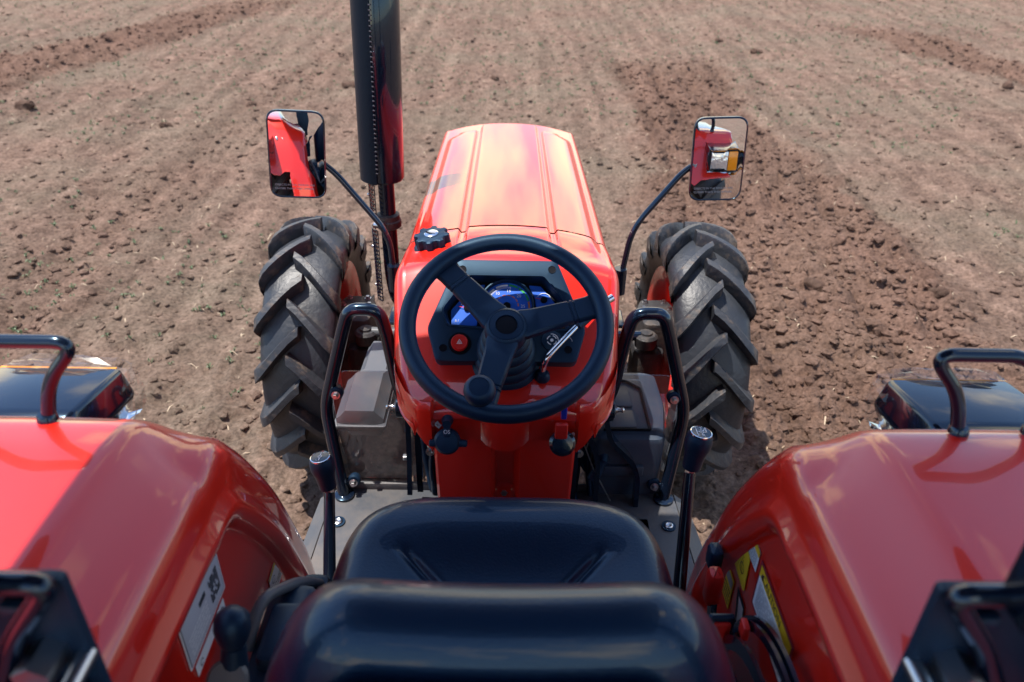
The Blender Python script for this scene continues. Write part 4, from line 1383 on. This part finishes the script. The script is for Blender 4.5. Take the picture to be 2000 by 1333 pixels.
# right wall: yellow plate, slim warning label, large caution label, two small ones by the levers
c = [(.970, .845), (.887, .850), (.879, .772), (.963, .775)]
sticker(1, round_poly(c, .008, 3), YEL, FR)
microtext(1, sub(c, .15, .8, .25, .8), 5, mat("ochre_print", (.35, .22, .02), .5), FR, lift=.0006)
MB().add(*arc_strip(frame(((.4035 - .003), *lerp2(c, .72, .6)), (-1, 0, 0)), .009, .0105, 0, 6.28, 0, 16)).build("symbol", DKPRINT, FR)
c = [(.938, .892), (.856, .892), (.856, .848), (.938, .848)]
sticker(1, c, WHITE, FR)
sticker(1, sub(c, 0, 1, 0, .28), YEL, FR, lift=.0004)
microtext(1, sub(c, 0, 1, .30, 1), 6, GREY, FR)
c = [(.838, .884), (.690, .884), (.690, .800), (.838, .800)]
sticker(1, sub(c, -.04, 1.04, -.06, 1.06), mat("maroon_border", (.22, .012, .03), .4), FR)
sticker(1, c, WHITE, FR, lift=.0004)
sticker(1, sub(c, .0, 1, 0, .24), YEL, FR, lift=.0008)
p = lerp2(c, .40, .12)
text_mesh("CAUTION", .020, frame((.4035 - .0034, p[0], p[1]), (-1, 0, 0)), "lettering", DKPRINT, FR)
MB().add([(.4035 - .0034, *lerp2(c, u_, v_)) for u_, v_ in ((.05, .20), (.13, .20), (.09, .05))], [(0, 1, 2)]).build("warning_triangle", DKPRINT, FR)
microtext(1, sub(c, 0, 1, .28, .98), 12, GREY, FR, lift=.0008)
c = [(.965, .745), (.925, .745), (.925, .675), (.965, .675)]
sticker(1, c, YEL, FR)
sticker(1, sub(c, .08, .92, .08, .35), GREY, FR, lift=.0004)
microtext(1, sub(c, 0, 1, .4, 1), 4, DKPRINT, FR)
c = [(.905, .755), (.865, .755), (.845, .69), (.885, .69)]
sticker(1, c, DKPRINT, FR)
sticker(1, sub(c, .3, .95, .1, .9), WHITE, FR, lift=.0004)

# ---------------------------------------------------------------- seat
def superq(nx_, ny_, f):
    V, F = [], []
    for i in range(nx_ + 1):
        for j in range(ny_ + 1):
            V.append(f(i / nx_ * 2 - 1, j / ny_ * 2 - 1))
    for i in range(nx_):
        for j in range(ny_):
            a = i * (ny_ + 1) + j
            F.append((a, a + 1, a + ny_ + 2, a + ny_ + 1))
    return V, F
def sq(t, p):
    return math.copysign(abs(t) ** p, t)
def cushion_top(u_, v_):
    """u across, v front(+1) to back(-1); square domain mapped onto a rounded plan"""
    ru = max(abs(u_), abs(v_))
    if ru > 1e-6:
        a = math.atan2(v_, u_)
        e_ = (abs(math.cos(a)) ** 4.2 + abs(math.sin(a)) ** 4.2) ** (-1 / 4.2)
        px, py = ru * e_ * math.cos(a), ru * e_ * math.sin(a)
    else:
        px = py = 0
    t = ru
    x = px * (.285 + .012 * (-py))
    y = .80 + py * .245
    edge_ = math.sqrt(max(0, 1 - max(0, (t - .78) / .22) ** 2))
    z = .775 + .082 * edge_
    dish = math.exp(-(px / .62) ** 4) * math.exp(-((py + .25) / .72) ** 4)
    z -= .034 * dish * edge_
    z += .010 * math.exp(-((py - .62) / .25) ** 2) * edge_
    # two moulded channels in the dish
    for sgn in (-1, 1):
        cx_ = sgn * (.160 - 1.05 * max(0, .890 - y))
        d = abs(x - cx_)
        z -= .011 * math.exp(-(d / .012) ** 2) * (1 / (1 + math.exp((y - .890) / .006))) * float(ss(.76, .80, y))
        z += .0 * math.exp(-((d - .026) / .012) ** 2) * (1 / (1 + math.exp((y - .890) / .006))) * float(ss(.76, .80, y))
    return (x, y, z)
V, F = superq(170, 170, cushion_top)
st = MB().add(V, F).build("seat_cushion", VINYL, T, ang=80)
rg = []
bp_ = [(math.cos(a), math.sin(a)) for a in np.linspace(0, 2 * math.pi, 64, endpoint=False)]
for k, z in ((1.0, .776), (1.005, .755), (.98, .725), (.90, .70), (.3, .695)):
    rr = []
    for ca, sa in bp_:
        e_ = (abs(ca) ** 4.2 + abs(sa) ** 4.2) ** (-1 / 4.2)
        px, py = e_ * ca, e_ * sa
        rr.append((px * k * (.285 - .012 * py), .80 + py * .245 * k, z))
    rg.append(rr)
MB().add(*loft(rg, True, False, True)).build("seat_base", VINYL, st)
# backrest: thick pad, rounded on top, seen from above and behind
def back_pt(u_, v_):
    """u: around the pad section from the front face over the top to the rear face (-1..1); v: across"""
    # section outline in (y,z) for the middle
    return None
sec = catmull([(.575, 0.838, 0), (.590, 0.948, 0), (.580, 1.078, 0), (.560, 1.153, 0), (.535, 1.184, 0), (.505, 1.196, 0), (.475, 1.188, 0), (.452, 1.158, 0), (.440, 1.118, 0), (.432, 1.028, 0), (.43, 0.878, 0)], 5)
rg = []
for k in range(61):
    v_ = k / 60 * 2 - 1
    av = abs(v_)
    x = .262 * v_
    sh_ = (1 - max(0, (av - .55) / .45) ** 2.6 * 1.0)
    sh2 = math.sqrt(max(0, 1 - max(0, (av - .72) / .28) ** 2))
    ring = []
    for p in sec:
        y, z = p.x, p.y
        zz = z - (z - .80) * (.42 * max(0, (av - .45) / .55) ** 3.0)
        yc = .508
        yy = yc + (y - yc) * (.30 + .70 * sh2) + .02 * av ** 2
        ring.append((x, yy, zz))
    rg.append(ring)
bk = MB().add(*loft(rg, False, True, True)).build("backrest", VINYL, T, ang=70)
# glossy shell behind the pad, with a rolled upper edge
rg = []
for k in range(41):
    v_ = k / 40 * 2 - 1
    x = .190 * v_
    dz = -.05 * max(0, (abs(v_) - .7) / .3) ** 2.2
    rg.append([(x, y, z + dz) for y, z in ((.440, 1.158), (.432, 1.165), (.422, 1.166), (.414, 1.158), (.412, 1.146), (.420, 1.138), (.424, 1.128), (.418, 1.120), (.408, 1.108), (.400, 1.082), (.395, 0.982), (.395, 0.862))])
MB().add(*loft(rg, False, False, False)).build("back_shell", BLK, bk, ang=60)
for x in (-.09, .10):
    bolt(frame((x, .398, 1.085), (0, -1, .1)), .008).build("bolt", ZINC, bk)
MB().add(*box((0, .80, .63), (.36, .40, .12), None, .02)).build("seat_suspension", BLKPL, T)

# ---------------------------------------------------------------- consoles beside the seat
jl = MB().add(*tube([(-.340, .600, .885), (-.332, .618, .975)], lambda t: .021 - .006 * t, 16)).build("joystick", BLKPL, T)
MB().add(*lathe([(.012, -.03), (.019, -.012), (.0225, .004), (.021, .018), (.013, .028), (.002, .031)], frame((-.331, .622, .998), (.1, .15, 1), (0, 1, 0)), 24)).build("joystick_knob", WHEELPL, jl)
MB().add(*lathe([(.024, -.012), (.026, .0), (.022, .006)], frame((-.338, .592, .940), (.1, -.6, .7), (0, 1, 0)), 22)).build("joystick_collar", GREYPL, jl)
co = MB().add(*box((-.318, .72, .79), (.075, .20, .13), None, .014)).build("console", BLKPL, T)
MB().add(*box((-.312, .715, .862), (.052, .10, .03), None, .008)).build("console_cover", BLKPL, co)
MB().add(*box((-.312, .865, .760), (.050, .075, .05), None, .012)).build("console_latch", BLKPL, co)
MB().add(*tube([(-.360, .70, .85), (-.350, .755, .895), (-.315, .83, .845), (-.30, .87, .79)], .009, 12, .06)).build("console_strap", GREYPL, co)
# right: levers in their quadrants
def lever(base, top, kn, material, name):
    o = flat_bar([base, top], .010, .020, name, BLK, T, rr=.01)
    MB().add(*kn).build("lever_grip", material, o, ang=40)
lever((.355, .83, .62), (.365, .935, .770), box((.366, .945, .785), (.024, .034, .045), Matrix.Translation((0, 0, 0)), .008), BLKPL, "draft_lever")
lever((.350, .80, .62), (.359, .895, .740), box((.356, .897, .766), (.026, .032, .075), None, .010), RED, "position_lever")
lever((.335, .75, .62), (.348, .815, .735), box((.348, .822, .735), (.026, .020, .03), None, .006), BLKPL, "spool_lever")
qs = []
for x, r0, r1 in ((.378, .196, .220), (.369, .200, .214), (.345, .170, .192)):
    V, F = [], []
    n_ = 26
    for k in range(n_ + 1):
        a = R(12 + 88 * k / n_)
        for xx, r_ in ((x - .003, r0), (x + .003, r0), (x + .003, r1), (x - .003, r1)):
            V.append((xx, .61 + r_ * math.cos(a), .70 + r_ * math.sin(a)))
    for k in range(n_):
        for j in range(4):
            a, b = k * 4 + j, k * 4 + (j + 1) % 4
            F.append((a, b, b + 4, a + 4))
    q = MB().add(V, F).build("lever_quadrant", BLK, T, ang=30)
MB().add(*box((.358, .75, .845), (.010, .022, .026), None, .002)).build("quadrant_stop", RED, T)
rk = MB().add(*box((.338, .790, .795), (.040, .012, .062), Matrix.Translation((0, 0, 0)), .005)).build("rocker_frame", BLKPL, T)
MB().add(*box((.338, .782, .795), (.026, .008, .046), None, .003)).build("rocker_button", RED, rk)
MB().add(*box((.335, .66, .66), (.07, .24, .16), None, .02)).build("lever_console", BLKPL, T)

# ---------------------------------------------------------------- roll-over frame and canopy
for s_ in (-1, 1):
    rp = MB().add(*box((s_ * .408, .365, 1.80), (.076, .070, .92), None, .008)).add(*box((s_ * .366, .370, .95), (.052, .060, .56), None, .006)).build("rollbar_post", BLK, T, ang=30)
    MB().add(*prism(round_poly([(s_ * .331, 1.00), (s_ * .331, 1.345), (s_ * .40, 1.345), (s_ * .47, 1.20), (s_ * .40, 1.19), (s_ * .392, 1.00)][::s_], .006, 3), Matrix(((1, 0, 0, 0), (0, 0, 1, .404), (0, 1, 0, 0), (0, 0, 0, 1))), -.005, .005, .002)).build("post_plate", BLKPL, rp, ang=30)
    MB().add(*tube([(s_ * .46, .388, 1.352), (s_ * .332, .388, 1.352), (s_ * .374, .388, 1.295), (s_ * .400, .388, 1.245), (s_ * .42, .385, 1.19)], .0090, 14, .016, 6)).build("brace_loop", BLK, rp)
    MB().add(*tube([(s_ * .37, .345, 1.375), (s_ * .47, .345, 1.375)], .011, 14)).build("hinge_pin", ZINC, rp)
    MB().add(*box((s_ * .452, .372, 1.30), (.012, .05, .16), None, .003)).build("hinge_lug", BLK, rp)
    MB().add(*box((s_ * .370, .394, 1.318), (.022, .012, .014), None, .004)).build("brace_pad", BLKPL, rp)
    for x, z, q in ((.362, 1.262, .016), (.336, 1.254, .008)):
        MB().add(*tube([(s_ * x, .402, z), (s_ * x, .368, z)], q, 6 if q > .01 else 12)).build("bolt", ZINC, rp)
MB().add(*box((.3, .365, 2.285), (.06, .06, .075), None, .004)).add(*box((-.3, .365, 2.285), (.06, .06, .075), None, .004)).add(*box((0, .365, 2.235), (.89, .075, .05), None, .008)).build("rollbar_beam", BLK, T)
rg = []
for k in range(17):
    v_ = k / 16 * 2 - 1
    z = 2.30 + .035 * (1 - v_ * v_)
    rg.append([(.86 * v_, y, z + dz) for y, dz in ((-.55, -.03), (-.5, 0), (.4, .025), (1.43, 0), (1.48, -.03), (1.472, -.034), (1.42, -.012), (.4, .012), (-.49, -.012), (-.54, -.034))])
MB().add(*loft(rg)).build("canopy", mat("canopy_panel", (.05, .055, .06), .5), T, ang=40)
